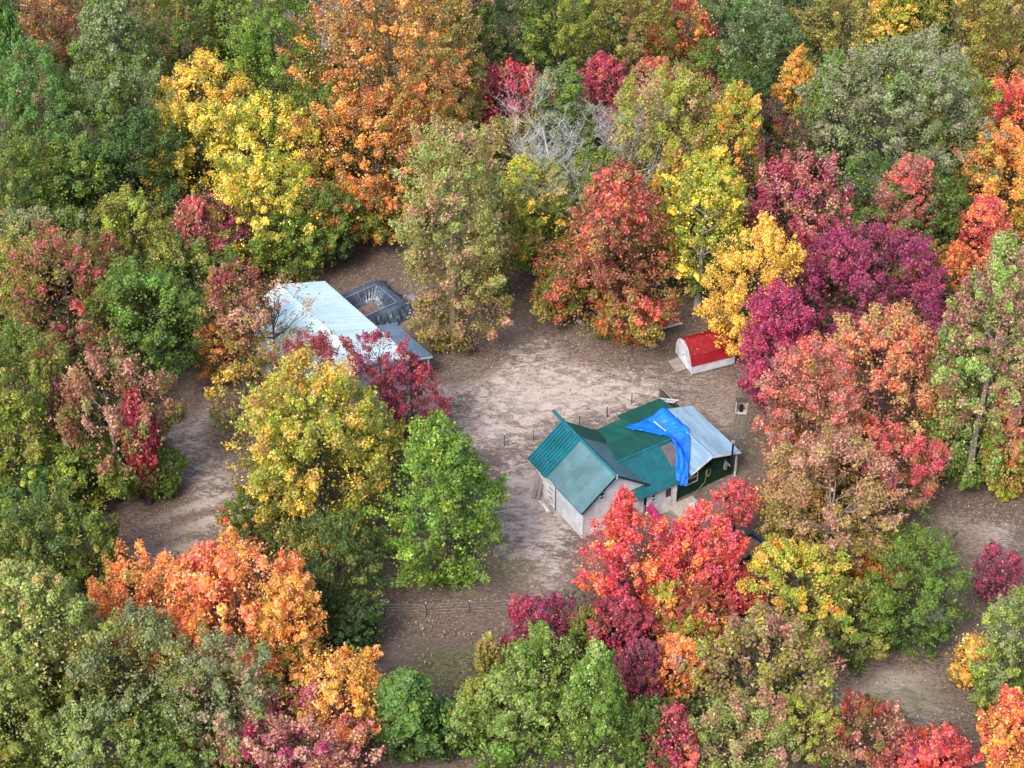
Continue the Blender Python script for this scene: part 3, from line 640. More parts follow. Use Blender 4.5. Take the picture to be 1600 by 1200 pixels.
# --- bottom right
T(1190, 1070, 210, 210, 'vase', 'PK', 'OL', .45, 'G', .4, 'broad dusty pink and green tree at the lower right', by=1150)
T(1150, 1170, 160, 130, 'vase', 'GP', 'PK', .35, 'G', .4, 'pale green tree with pinkish tips at the bottom edge')
T(1262, 1130, 110, 110, 'round', 'YG', 'PK', .35, 'G', .4, 'yellow-green crown on the right flank of the broad dusty pink tree')
T(1350, 1160, 130, 120, 'round', 'BR', 'PK', .45, 'G', .45, 'reddish brown and green crown at the bottom edge of the lower right clearing')
T(1412, 1185, 80, 80, 'vase', 'M', 'RP', .45, 'BR', .2, 'crimson shrub at the bottom edge, left one of the two', kind='shrub')
T(1466, 1180, 90, 90, 'vase', 'R', 'RP', .45, 'BR', .2, 'scarlet pink shrub at the bottom edge right of the crimson one', kind='shrub')
T(1580, 1150, 90, 130, 'vase', 'R', 'YO', .4, 'O', .3, 'red and orange tree in the bottom right corner')

PROTO = {}
def make_tree(i, q):
    # solve the crown's height above ground and its size from its place in the picture
    z = 6.0
    for _ in range(6):
        c = ground_at(q['cx'], q['cy'], z); sc = FPX / float((c - CAM) @ FW); el = math.atan2(CAM[2] - z, math.hypot(c[0] - CAM[0], c[1] - CAM[1]))
        R = q['w'] * 1.15 / 2 / sc; hh = q['h'] * 1.09 / 2 / sc
        V = math.sqrt(max(hh * hh - (R * math.sin(el) * 0.9) ** 2, 0.01)) / math.cos(el)
        V = min(max(V, R * 0.75), R * 3.6)
        if q['by']: 
            g = ground_at(q['cx'], q['by']); z = (q['by'] - q['cy']) / sc / math.cos(el) * 1.0
            V = min(V, z - 0.2) if z - 0.2 > R * 0.5 else V
            z = max(z, V + 0.1)
        else: z = V + (0.15 if q['kind'] == 'shrub' else 0.6 + 0.10 * V)
    c = ground_at(q['cx'], q['cy'], z); H = 2 * V; clear = z - V
    nm = q['name'] or ('shrub' if q['kind'] == 'shrub' else 'broadleaf_tree')
    root = empty(nm, (c[0], c[1], float(ground_height(c[0], c[1]))), 0)
    tag(root, q['label'], q['kind'], 'shrubs of the clearing edges' if q['kind'] == 'shrub' else 'autumn trees of the wood')
    big = q['w'] * q['h'] > 46000
    rk = min((1.1, 1.9, 3.0, 4.3, 5.8), key=lambda s: abs(math.log(R / s))); ak = min((1.7, 2.5, 3.9), key=lambda s: abs(math.log(H / R / s)))
    key = (q['form'], rk, ak, 1.0 if q['sparse'] > .9 else .75 if q['sparse'] > .65 else q['sparse'], i % 2 if rk > 2.5 and q['form'] == 'round' and rk < 5 else 0) if not big else ('own', i)
    if key not in PROTO:
        a, b_ = (R, H) if big else (rk, rk * ak)
        PROTO[key] = (crown_mesh(q['form'], a, b_, 100 + i, q['sparse']), a, b_)
    me, a, b_ = PROTO[key]
    o = bpy.data.objects.new('crown', me); C.objects.link(o); o.parent = root
    rr = random.Random(i * 7 + 1)
    o.location = (0, 0, clear); o.scale = (R / a, R / a, H / b_); o.rotation_euler = (0, 0, rr.uniform(0, 6.28) if not big else 0)
    for k, n_ in (('leaf_main', 'main'), ('leaf_accent', 'acc'), ('leaf_lower', 'low')): o[k] = [float(x) for x in lin(COL[q[n_]])]
    o['accent_share'] = float(q['af']); o['lower_level'] = float(q['lf'])
    tk = ('trunk', rk, ak, q['kind'], round(min(clear, 8) / 1.5))
    if q['by'] or tk not in PROTO:
        m = trunk_mesh(R, H, clear, 500 + i); 
        PROTO.setdefault(tk, (m, R, clear + H))
        tm, ta, tb = m, R, clear + H
    else: tm, ta, tb = PROTO[tk]
    t = bpy.data.objects.new('trunk', tm); C.objects.link(t); t.parent = root; t.scale = (R / ta, R / ta, (clear + H) / tb)
    t['bark'] = [float(x) for x in lin(q['bark'])]
    return c[0], c[1], R, H + clear
TREE_XY = [make_tree(i, q) for i, q in enumerate(TREES)]
build_ground([t[:3] for t in TREE_XY])

# ------------------------------------------------------------------ building footprints (used to keep plants out)
A_O, A_R = (5.0, -17.2), math.radians(-58.0)
D_O, D_R = (-7.9, -0.95), math.radians(-52.8)
S_O, S_R = (14.1, 1.05), math.radians(21.0)
def local(o, r, X, Y):
    dx, dy = X - o[0], Y - o[1]; return dx * math.cos(r) + dy * math.sin(r), -dx * math.sin(r) + dy * math.cos(r)
def blocked(X, Y):
    a, b_ = local(A_O, A_R, X, Y); r = (a > -8) & (a < 3.5) & (b_ > -1) & (b_ < 15)
    a, b_ = local(D_O, D_R, X, Y); r |= (a > -13) & (a < 1.5) & (b_ > -9.5) & (b_ < 9)
    a, b_ = local(S_O, S_R, X, Y); r |= (a > -2) & (a < 5) & (b_ > -1) & (b_ < 4)
    return r
rng = np.random.default_rng(5)
def scatter(n, x0, x1, y0, y1): return rng.uniform(x0, x1, n), rng.uniform(y0, y1, n)
# --- undergrowth: the low leafy mass between the trunks
X, Y = scatter(15000, -62, 62, -36, 64)
k = ~in_clear(X, Y) & ~blocked(X, Y)
for dx, dy in ((0.9, 0), (-0.9, 0), (0, 0.9), (0, -1.2)): k &= ~in_clear(X + dx, Y + dy)
X, Y = X[k], Y[k]; n = len(X)
hz = 0.25 + 3.4 * rng.random(n) ** 1.5
ce = np.stack([X, Y, hz], -1); ax = unit(rng.normal(size=(n, 3)) * 0.6 + np.array([0, 0, 0.8]))
P, var = leaf_cloud(rng, ce, ax, 0.8 + 0.3 * rng.random(n), 0.6 + 0.3 * rng.random(n), 32, 0.24, 0, 3)
TRI[0] += len(P) // 2
o = bpy.data.objects.new('undergrowth', leaf_mesh('undergrowth', P, var, M_UNDER)); C.objects.link(o)
tag(o, 'low leafy undergrowth covering the forest floor between the trees', 'undergrowth', kind='stuff')

# --- fallen leaves on the open ground
def litter_material():
    b = NB("fallen_leaves"); at = b.n("ShaderNodeAttribute"); at.attribute_name = "leafvar"; sx = b.n("ShaderNodeSeparateXYZ"); b.l(at.outputs['Vector'], sx.inputs[0])
    r = b.n("ShaderNodeValToRGB"); b.l(sx.outputs[1], r.inputs[0]); e = r.color_ramp.elements
    cols = [(0, (84, 66, 58)), (.3, (112, 92, 80)), (.6, (150, 128, 108)), (.82, (150, 108, 80)), (.88, (186, 156, 84)), (.95, (150, 60, 56)), (1, (206, 190, 170))]
    while len(e) < len(cols): e.new(.5)
    for i, (p_, c_) in enumerate(cols): e[i].position = p_; e[i].color = (*lin(c_), 1)
    return b.end(b.bsdf(r.outputs[0], 0.7, 0, 0.25))
X, Y = scatter(90000, -40, 40, -34, 26)
k = in_clear(X, Y)
pr_ = np.full(len(X), 0.10)
for tx, ty, R, H in TREE_XY: pr_ = np.maximum(pr_, 0.75 * np.exp(-np.clip(np.hypot(X - tx, Y - ty) - R, 0, None) / 1.6))
k &= rng.random(len(X)) < pr_
for o_, r_, a0, a1, b0, b1 in ((A_O, A_R, -6.6, .8, 0, 13.2), (D_O, D_R, -11.8, 0, -8.1, 0.0), (S_O, S_R, 0, 3.7, 0, 3)):
    a, b_ = local(o_, r_, X, Y); k &= ~((a > a0) & (a < a1) & (b_ > b0) & (b_ < b1))
X, Y = X[k], Y[k]; n = len(X)
nor = unit(np.array([0, 0, 1.0]) + rng.normal(size=(n, 3)) * 0.35); u = unit(np.cross(nor, rng.normal(size=(n, 3)))); v = np.cross(nor, u)
s = (0.035 + 0.055 * rng.random(n))[:, None]; ps = np.stack([X, Y, ground_height(X, Y) + 0.035], -1)
P = np.stack([ps - u * s, ps - v * s * 0.6 + nor * s * .3, ps + u * s, ps + v * s * 0.6 + nor * s * .3], 1).reshape(-1, 3)
var = np.repeat(rng.random((n, 3))[:, None], 4, 1).reshape(-1, 3); TRI[0] += n * 2
o = bpy.data.objects.new('fallen_leaves', leaf_mesh('fallen_leaves', P, var, litter_material(), 4)); C.objects.link(o)
tag(o, 'fallen autumn leaves scattered over the dry clearing', 'leaves', kind='stuff')
# --- thin dead grass on the open ground
def grass_material():
    b = NB("dead_grass"); geo = b.n("ShaderNodeNewGeometry").outputs['Position']; at = b.n("ShaderNodeAttribute"); at.attribute_name = "leafvar"
    sx = b.n("ShaderNodeSeparateXYZ"); b.l(at.outputs['Vector'], sx.inputs[0])
    c = b.mix(sx.outputs[0], lin((172, 150, 128)), lin((134, 120, 92))); c = b.mix(b.rng(b.noise(geo, 0.3), 0.45, 0.65), c, lin((98, 100, 62)))
    return b.end(b.bsdf(b.hsv(c, 0.5, 1.0, b.rng(sx.outputs[1], 0, 1, 0.7, 1.3)), 0.8, 0, 0.15))
X, Y = scatter(60000, -40, 40, -34, 26)
g = np.sin(X * 0.9 + np.sin(Y * 0.7) * 2) * np.sin(Y * 1.1 + np.sin(X * 0.5) * 2) + 0.5 * np.sin(X * 2.3 + 1) * np.sin(Y * 2.7)
k = in_clear(X, Y) & (g + rng.normal(size=len(X)) * .4 > 0.1)
for o_, r_, a0, a1, b0, b1 in ((A_O, A_R, -6.6, 3.4, 0, 13.2), (D_O, D_R, -11.8, 0, -8.1, 0.0), (S_O, S_R, 0, 3.7, 0, 3)):
    a, b_ = local(o_, r_, X, Y); k &= ~((a > a0) & (a < a1) & (b_ > b0) & (b_ < b1))
X, Y = X[k], Y[k]; n = len(X); ps = np.stack([X, Y, ground_height(X, Y) - 0.01], -1)
az = rng.random(n) * 6.28; d = np.stack([np.cos(az), np.sin(az), np.zeros(n)], -1); hgt = (0.04 + 0.07 * rng.random(n))[:, None]; lean = rng.normal(size=(n, 3)) * np.array([.09, .09, 0])
zz = np.array([0, 0, 1.0]); wd = 0.022
P = np.stack([ps - d * wd, ps + d * wd, ps + d * wd * 1.6 + lean + zz * hgt, ps - d * wd * 1.6 + lean + zz * hgt * .7], 1).reshape(-1, 3)
var = np.repeat(rng.random((n, 3))[:, None], 4, 1).reshape(-1, 3); TRI[0] += n * 2
o = bpy.data.objects.new('dry_grass', leaf_mesh('dry_grass', P, var, grass_material(), 4)); C.objects.link(o)
tag(o, 'thin dead grass tufts growing over the sandy clearing', 'grass', kind='stuff')

# --- the wood goes on beyond the picture's edges as one mass
def outer_woods():
    protos = []
    for j, (f, R, H) in enumerate((('round', 4.2, 9.2), ('cone', 4.0, 12), ('dome', 4.6, 9), ('vase', 3.6, 8.5))):
        me = crown_mesh(f, R, H, 900 + j, 0.5, 0.34); me.materials.clear(); me.materials.append(M_OUTER); protos.append(me)
    pts = []
    r = random.Random(3)
    for gx in range(-17, 18):
        for gy in range(-9, 17):
            x, y = gx * 7.5 + r.uniform(-2, 2), gy * 7.5 + r.uniform(-2, 2)
            px, py = pix((x, y, 6)); bx, by_ = pix((x, y, 0)); tx_, ty_ = pix((x, y, 15))
            m = 95
            if -m < px < 1600 + m and not (by_ < -20 or ty_ > 1200 + m * 0.6): continue
            if in_clear(np.array([x]), np.array([y]))[0]: continue
            pts.append((x, y, r.uniform(0.2, 1.5), r.uniform(0, 6.28), r.uniform(0.8, 1.15), r.randrange(4)))
    gcol = bpy.data.collections.new("outer_crowns")
    for j, me in enumerate(protos):
        g_ = bpy.data.objects.new("outer_crown_form", me); gcol.objects.link(g_)
    me = bpy.data.meshes.new('outer_woods'); me.from_pydata([p[:3] for p in pts], [], [])
    a = me.attributes.new('turn', 'FLOAT', 'POINT'); a.data.foreach_set('value', [p[3] for p in pts])
    a = me.attributes.new('size', 'FLOAT', 'POINT'); a.data.foreach_set('value', [p[4] for p in pts])
    a = me.attributes.new('pick', 'INT', 'POINT'); a.data.foreach_set('value', [p[5] for p in pts])
    o = bpy.data.objects.new('outer_woods', me); C.objects.link(o)
    ng = bpy.data.node_groups.new('outer_woods', 'GeometryNodeTree')
    ng.interface.new_socket('Geometry', in_out='INPUT', socket_type='NodeSocketGeometry'); ng.interface.new_socket('Geometry', in_out='OUTPUT', socket_type='NodeSocketGeometry')
    N = ng.nodes; gi, go = N.new('NodeGroupInput'), N.new('NodeGroupOutput'); ci = N.new('GeometryNodeCollectionInfo'); ci.inputs[0].default_value = gcol; ci.inputs['Separate Children'].default_value = True
    ip = N.new('GeometryNodeInstanceOnPoints'); ip.inputs['Pick Instance'].default_value = True
    def attr(n_, t):
        x = N.new('GeometryNodeInputNamedAttribute'); x.data_type = t; x.inputs[0].default_value = n_; return x.outputs[0]
    cx = N.new('ShaderNodeCombineXYZ'); e2r = N.new('FunctionNodeEulerToRotation')
    Lk = ng.links.new
    Lk(attr('turn', 'FLOAT'), cx.inputs[2]); Lk(cx.outputs[0], e2r.inputs[0]); Lk(e2r.outputs[0], ip.inputs['Rotation']); Lk(attr('size', 'FLOAT'), ip.inputs['Scale'])
    Lk(attr('pick', 'INT'), ip.inputs['Instance Index']); Lk(gi.outputs[0], ip.inputs['Points']); Lk(ci.outputs[0], ip.inputs['Instance']); Lk(ip.outputs[0], go.inputs[0])
    md = o.modifiers.new('woods', 'NODES'); md.node_group = ng
    tag(o, 'autumn forest carrying on beyond the clearing on every side', 'forest', kind='stuff')
outer_woods()
# ------------------------------------------------------------------ paints
P_WHITE = paint("white_siding", (184, 188, 195), 0.6, dirt=(164, 158, 150), dirt_amt=.35)
P_PINKW = paint("pale_plaster", (204, 199, 202), 0.7, dirt=(170, 156, 150), dirt_amt=.4, scale=.8)
P_TRIM = paint("white_trim", (208, 208, 208), 0.5, dirt=(150, 146, 136), dirt_amt=.25)
P_TEAL = paint("bright_teal_metal", (14, 98, 108), 0.38, 0.15, 0.5, dirt=(60, 110, 112), dirt_amt=.3, streak=(.4, 1, 1))
P_SLATE = paint("faded_teal_roofing", (78, 112, 118), 0.55, 0.1, 0.4, dirt=(104, 134, 134), dirt_amt=.45, scale=.6)
P_SLATE2 = paint("grey_teal_roofing", (74, 108, 118), 0.55, 0.1, 0.4, dirt=(92, 112, 118), dirt_amt=.45, scale=.6)
P_DKGREEN = paint("dark_green_metal", (20, 76, 66), 0.5, 0.1, 0.4, dirt=(48, 84, 70), dirt_amt=.35, streak=(.5, 1, 1))
P_MIDGREEN = paint("smooth_green_roofing", (22, 84, 72), 0.6, dirt=(44, 96, 82), dirt_amt=.4)
P_TEALF = paint("smooth_teal_roofing", (12, 82, 90), 0.5, 0.05, 0.4, dirt=(30, 118, 118), dirt_amt=.4, scale=.5)
P_PATCH = paint("bare_roof_board", (92, 84, 84), 0.85, dirt=(64, 58, 56), dirt_amt=.6)
P_BARGE = paint("dark_green_trim", (16, 58, 54), 0.5)
P_GREENW = paint("dark_green_wall", (18, 52, 36), 0.7, dirt=(36, 58, 42), dirt_amt=.3)
P_SILVER = paint("silver_metal_roof", (128, 156, 174), 0.42, 0.25, 0.5, dirt=(112, 128, 138), dirt_amt=.3, streak=(.35, 1.5, 1))
P_WROOF = paint("white_metal_roof", (196, 220, 222), 0.45, 0.05, 0.5, dirt=(176, 200, 204), dirt_amt=.15, var=.07, streak=(1.5, .3, 1))
P_LEAN = paint("grey_blue_metal_roof", (104, 126, 148), 0.5, 0.2, 0.5, dirt=(110, 124, 136), dirt_amt=.35)
P_RED = paint("red_metal_roof", (134, 22, 32), 0.5, 0.05, 0.45, dirt=(140, 26, 36), dirt_amt=.3, scale=.8)
P_DARK = paint("black_iron", (30, 30, 34), 0.5, 0.3)
P_GLASS = paint("dark_window_glass", (26, 32, 34), 0.12, 0.0, 0.6, var=.05, dirt_amt=.05)
P_WOOD = paint("weathered_grey_boards", (134, 126, 116), 0.85, dirt=(84, 76, 68), dirt_amt=.5, streak=(1, 4, 4))
P_WOODD = paint("dark_weathered_boards", (72, 64, 60), 0.85, dirt=(44, 38, 36), dirt_amt=.5)
P_CONC = paint("old_concrete", (158, 148, 138), 0.9, dirt=(104, 96, 88), dirt_amt=.5)
P_BLUEBOX = paint("dark_blue_panel", (14, 62, 96), 0.45, dirt=(20, 70, 88), dirt_amt=.35)
P_HEAP = paint("brown_heap", (120, 98, 88), 0.95, var=.35, dirt=(72, 56, 48), dirt_amt=.7, scale=3)
P_POST = paint("dark_steel_post", (62, 62, 58), 0.7, 0.3)
P_HOSE = paint("pale_green_hose", (120, 140, 96), 0.5)
P_MAG = paint("magenta_canvas", (168, 34, 92), 0.7, dirt=(160, 26, 80), dirt_amt=.3)
P_STEEL = paint("galvanised_steel", (150, 154, 156), 0.4, 0.6)
def cloth_paint(name, rgb, rgb2, rough, wscale, spec=0.5, bs=0.9):
    b = NB(name); tc = b.n("ShaderNodeTexCoord").outputs['Object']
    mp = b.n("ShaderNodeMapping"); mp.inputs['Scale'].default_value = wscale; b.l(tc, mp.inputs[0])
    n = b.noise(mp.outputs[0], 1.6, 5, 0.6, 1.2); n2 = b.noise(tc, 0.7, 3)
    return b.end(b.bsdf(b.mix(b.rng(n2, .35, .65), lin(rgb), lin(rgb2)), rough, 0, spec, n, 0.12, bs))
P_TARP = cloth_paint("blue_tarpaulin", (8, 92, 214), (12, 112, 230), 0.42, (3, 1.2, 1), 0.4)
P_BLACK = cloth_paint("black_plastic_sheet", (52, 62, 76), (78, 90, 104), 0.25, (1.5, 1.5, 1.5), 0.9)

def window_x(parent, x, y0, y1, z0, z1, mull='h', name='window'):
    """a window on a wall facing +x: white frame with a dark pane set back"""
    t = 0.07; m = MB()
    m.box(x, x + .06, y0, y1, z0, z0 + t); m.box(x, x + .06, y0, y1, z1 - t, z1)
    m.box(x, x + .06, y0, y0 + t, z0 + t, z1 - t); m.box(x, x + .06, y1 - t, y1, z0 + t, z1 - t)
    f = m.build(name, P_TRIM, parent)
    MB().box(x + .005, x + .02, y0 + t, y1 - t, z0 + t, z1 - t).build('pane', P_GLASS, f)
    zc = (z0 + z1) / 2
    MB().box(x + .021, x + .065, y0 + t, y1 - t, zc - .035, zc + .035).build('sash_bar', P_TRIM, f)
    return f
def slope_sheets(parent, ridge0, along, down, n, mat, ribs=4, name='roof_sheet', rib_h=.03, gap=0.012, seed=0, rib_w=.04):
    along, down = Vector(along), Vector(down); up = along.cross(down).normalized()
    if up.z < 0: up = -up
    for k in range(n):
        p = Vector(ridge0) + along * (k / n) + up * (0.004 if k % 2 else 0.0)
        ribbed(p, along / n - along.normalized() * gap, down, 0.02, ribs, rib_h, rib_w, seed + k).build(name, mat, parent)

# ------------------------------------------------------------------ the green roofed house
house = empty('farm_house', (A_O[0], A_O[1], 0), A_R)
tag(house, 'patched house with teal and green roofs, a white gabled garage and a silver roofed wing', 'house')
L, Wd, EZ, RZ = 6.3, 5.3, 2.75, 5.0; RY = 2.65
sl = (RZ - EZ) / (RY + 0.25)
def yz(y): return RZ - sl * abs(y - RY)
# garage walls
m = MB().prism([(0, 0, -.15), (0, Wd, -.15), (0, Wd, yz(Wd) - .1), (0, RY, RZ - .12), (0, 0, yz(0) - .1)], (-.14, 0, 0)); gw = m.build('gable_wall', P_PINKW, house)
m = MB(); m.box(.002, .03, -.03, .09, -.15, 2.78); m.box(.002, .03, Wd - .09, Wd + .03, -.15, 2.78); m.build('corner_trim', P_TRIM, gw)
for yy in (1.22, 2.44, 3.66): MB().box(.002, .012, yy - .02, yy + .02, -.15, yz(yy) - .16).build('panel_joint', P_TRIM, gw)
window_x(house, .014, 1.35, 1.85, 3.05, 3.75, name='window')
m = MB().box(-3.45, -.14, 0, .14, -.15, yz(0) - .1); m.build('side_wall', P_WHITE, house)
MB().box(-L + .3, -.14, Wd - .14, Wd, -.15, yz(Wd) - .1).build('back_wall', P_WHITE, house)
MB().prism([(-L + .44, .14, -.15), (-L + .44, Wd - .14, -.15), (-L + .44, Wd - .14, yz(Wd) - .12), (-L + .44, RY, RZ - .12), (-L + .44, .14, yz(.14) - .12)], (-.12, 0, 0)).build('rear_wall', P_WOODD, house)
gd = MB().box(-L + .44, -3.46, .05, .13, -.1, yz(0) - .12).build('garage_door', P_WHITE, house, 'white garage door of wide horizontal boards with dark slots')
bh = (yz(0) - .22) / 6
for k in range(6):
    z0 = -.05 + k * bh
    bd = MB().box(-L + .46, -3.5, 0.0, .045, z0, z0 + bh - .03).build('board', P_TRIM, gd)
m = MB()
for k in range(5):
    z0 = -.05 + (k + .5) * bh + .05
    for xx in ((-5.45, -4.1) if k % 2 else (-5.3, -4.3)): m.box(xx - .24, xx + .24, -.012, -.002, z0 - .035, z0 + .035)
m.build('slot', P_DARK, gd)
MB().box(-3.52, -3.44, -.03, .0, -.15, yz(0) - .1).build('door_post', P_WOODD, house)
# garage roof: underlay slabs, then the sheets
def roof_slab(name, x0, x1, ya, za, yb, zb, mat, dz=-.02, th=.08, parent=house):
    n_ = Vector((0, zb - za, -(yb - ya))).normalized(); n_ = -n_ if n_.z > 0 else n_
    o_ = Vector((0, 0, dz))
    return MB().prism([Vector((x0, ya, za)) + o_, Vector((x1, ya, za)) + o_, Vector((x1, yb, zb)) + o_, Vector((x0, yb, zb)) + o_], n_ * th).build(name, mat, parent)
EY0, EY1 = -.25, 5.55
rl = roof_slab('roof', -4.25, .22, RY, RZ, EY0, yz(EY0), P_SLATE)
rr_ = roof_slab('roof', -4.65, .22, RY, RZ, EY1, yz(EY1), P_SLATE2)
for k, (a0, a1) in enumerate(((-4.25, -2.76), (-2.74, -1.25), (-1.23, .22))):
    roof_slab('roof_sheet', a0, a1, RY, RZ, EY0, yz(EY0), P_SLATE, .035 + .003 * k, .04, rl)
for k, (a0, a1) in enumerate(((-4.65, -3.1), (-3.08, -1.45), (-1.43, .22))):
    roof_slab('roof_sheet', a0, a1, RY, RZ, EY1, yz(EY1), P_SLATE2, .035 + .003 * k, .04, rr_)
rm = roof_slab('rear_roof', -6.55, -4.27, RY, RZ + .01, EY0, yz(EY0) + .01, P_WOODD)
slope_sheets(rm, (-6.75, RY, RZ + .05), (2.5, 0, 0), (0, EY0 - RY - .12, yz(EY0) - RZ - .09), 3, P_TEAL, 3, rib_h=.12, seed=3, rib_w=.1)
rg = roof_slab('rear_roof', -6.55, -4.67, RY, RZ, EY1, yz(EY1), P_WOODD)
slope_sheets(rg, (-6.65, RY, RZ + .03), (2.02, 0, 0), (0, EY1 - RY, yz(EY1) - RZ), 2, P_DKGREEN, 4, seed=9)
MB().prism([(-8.0, RY - .14, RZ + .02), (.24, RY - .14, RZ + .02), (.24, RY, RZ + .11), (-8.0, RY, RZ + .18)], (0, 0, -.03)).build('ridge_cap', P_TEAL, house)
MB().prism([(-8.0, RY + .14, RZ + .02), (.24, RY + .14, RZ + .02), (.24, RY + .003, RZ + .112), (-8.0, RY + .003, RZ + .182)], (0, 0, -.03)).build('ridge_cap', P_DKGREEN, house)
for yy, ye in ((EY0, -1), (EY1, 1)):
    MB().prism([(.223, RY, RZ + .05), (.223, yy, yz(yy) + .05), (.223, yy, yz(yy) - .15), (.223, RY, RZ - .15)], (.04, 0, 0)).build('barge_board', P_BARGE, house)
MB().box(.265, .30, RY - .05, RY + .05, RZ - .3, RZ + .12).build('gable_cap', P_TRIM, house)
MB().bar((-3.4, EY0 - .03, yz(EY0) + .0), (.2, EY0 - .03, yz(EY0) + .0), .05, .09).build('gutter', P_SLATE, house)
rq = random.Random(77); m = MB()
for k in range(110):
    x, y = rq.uniform(-6.3, .1), rq.uniform(EY0 + .1, 5.3); z = yz(y) + .10 + (.08 if x < -4.2 and y < RY else 0); a = rq.uniform(0, 6.28); s_ = rq.uniform(.025, .055)
    m.quad(*[(x + s_ * math.cos(a + q_), y + s_ * math.sin(a + q_), z - sl * (abs(y + s_ * math.sin(a + q_) - RY) - abs(y - RY))) for q_ in (0, 1.5, 3.1, 4.6)])
P_LEAFY = paint('rusty_leaf', (170, 104, 62), .7)
o = m.build('roof_leaves', P_LEAFY, house); o['kind'] = 'stuff'
# middle block: ridge runs across, from the garage to the silver wing
BX, BZ, BF, BFZ, BB, BBZ = -2.05, 3.8, .78, 2.2, -7.15, 2.25
def bz(x): return BZ - (BZ - BFZ) / (BF - BX) * (x - BX) if x > BX else BZ - (BZ - BBZ) / (BX - BB) * (BX - x)
def xslab(name, xa, xb, y0, y1, mat, dz=0, th=.08, parent=house, za=None, zb=None):
    za = bz(xa) if za is None else za; zb = bz(xb) if zb is None else zb
    n_ = Vector((zb - za, 0, -(xb - xa))).normalized(); n_ = -n_ if n_.z > 0 else n_
    return MB().prism([Vector((xa, y0, za + dz)), Vector((xb, y0, zb + dz)), Vector((xb, y1, zb + dz)), Vector((xa, y1, za + dz))], n_ * th).build(name, mat, parent)
mf = xslab('middle_roof', BX, BF, 4.0, 9.0, P_TEALF)
xslab('roof_sheet', BX, BF, 4.0, 6.2, P_TEALF, .03, .025, mf); xslab('roof_sheet', BX + .003, BF, 6.21, 7.9, P_TEALF, .033, .025, mf)
xslab('bare_patch', BX + .25, -.35, 7.92, 8.98, P_PATCH, .012, .02, mf)
xslab('roof_sheet', -.34, BF, 7.92, 8.98, P_TEALF, .03, .025, mf)
mb_ = xslab('middle_rear_roof', -4.7, BX, 4.0, 9.0, P_DKGREEN, -.01)
xa, xb = BX, -4.75
slope_sheets(mb_, (BX, 4.2, BZ + .0), (0, 4.75, 0), (xb - xa, 0, bz(xb) - BZ), 5, P_DKGREEN, 4, seed=30, rib_h=.025)
ms = xslab('low_rear_roof', BB, -4.7, 5.3, 8.35, P_MIDGREEN, -.01)
xslab('roof_sheet', BB, -4.6, 5.3, 6.9, P_MIDGREEN, .03, .025, ms); xslab('roof_sheet', BB - .05, -4.6, 6.91, 8.35, P_MIDGREEN, .034, .025, ms)
me_ = xslab('rear_annex_roof', -7.85, -4.9, 8.37, 12.2, P_MIDGREEN, 0, .07, house, 1.98, 2.55)
xslab('roof_sheet', -7.9, -4.9, 8.37, 10.3, P_DKGREEN, .03, .02, me_, 1.97, 2.55); xslab('roof_sheet', -7.88, -4.9, 10.31, 12.25, P_DKGREEN, .035, .02, me_, 1.97, 2.55)
MB().prism([(BX, 3.9, BZ + .085), (BX + .16, 3.9, BZ + .0), (BX + .16, 9.0, BZ + .0), (BX, 9.0, BZ + .085)], (0, 0, -.02)).build('ridge_cap', P_TEALF, house)
MB().prism([(BX - .003, 3.9, BZ + .087), (BX - .16, 3.9, BZ + .03), (BX - .16, 9.0, BZ + .03), (BX - .003, 9.0, BZ + .087)], (0, 0, -.02)).build('ridge_cap', P_DKGREEN, house)
fw_ = MB().box(.36, .48, Wd + .003, 7.93, -.15, 2.26).build('front_wall', P_WHITE, house)
for k in range(8):
    z0 = -.1 + k * .285
    for ya, yb in ((Wd + .05, 5.55), (6.02, 6.72), (7.52, 7.9)):
        MB().box(.48, .505, ya, yb, z0, z0 + .265).build('siding_board', P_TRIM, fw_)
MB().box(-7.0, -4.8, 5.5, 5.6, -.15, 2.2).build('rear_side_wall', P_GREENW, house)
MB().box(-7.0, -6.9, 5.6, 12.0, -.15, 2.05).build('rear_back_wall', P_GREENW, house)
MB().box(-6.9, -5.1, 11.9, 12.0, -.15, 2.05).build('rear_end_wall', P_GREENW, house)
window_x(house, .505, 5.57, 6.0, 1.15, 1.9)
dr = MB().box(.482, .53, 6.76, 7.46, -.02, 1.98).build('door', P_TRIM, house, 'white half glazed door under the teal eave')
MB().box(.531, .545, 6.88, 7.34, 1.0, 1.8).build('door_glass', P_GLASS, dr); MB().box(.531, .56, 7.36, 7.41, .9, 1.0).build('handle', P_STEEL, dr)
# silver wing
CY0, CYR, CY1, CZ0, CZR, CZ1, CX0, CX1 = 8.93, 10.75, 13.4, 2.42, 3.3, 2.5, -5.35, .72
wl = MB().box(.06, .18, 7.95, 13.15, -.15, 2.36).build('wing_front_wall', P_GREENW, house)
MB().prism([(.17, 9.0, 2.365), (.17, 13.15, 2.365), (.17, 13.15, 2.42), (.17, CYR, 3.16), (.17, 9.0, 2.365 + .003)], (-.1, 0, 0)).build('wing_gable', P_GREENW, house)
MB().box(-5.2, .06, 13.03, 13.15, -.15, 2.42).build('wing_side_wall', P_GREENW, house); MB().box(-5.3, -5.2, 9.0, 13.15, -.15, 2.42).build('wing_rear_wall', P_GREENW, house)
for k in range(8):
    z0 = -.1 + k * .3
    MB().box(.181, .2, 8.0 if k < 7 else 9.3, 13.14, z0, z0 + .28).build('siding_board', P_GREENW, wl)
window_x(house, .205, 8.95, 9.95, .95, 2.1)
r1 = roof_slab('wing_roof', CX0, CX1, CYR, CZR, CY1, CZ1, P_SILVER); r0 = roof_slab('wing_roof', CX0, CX1, CYR, CZR, CY0, CZ0, P_SILVER)
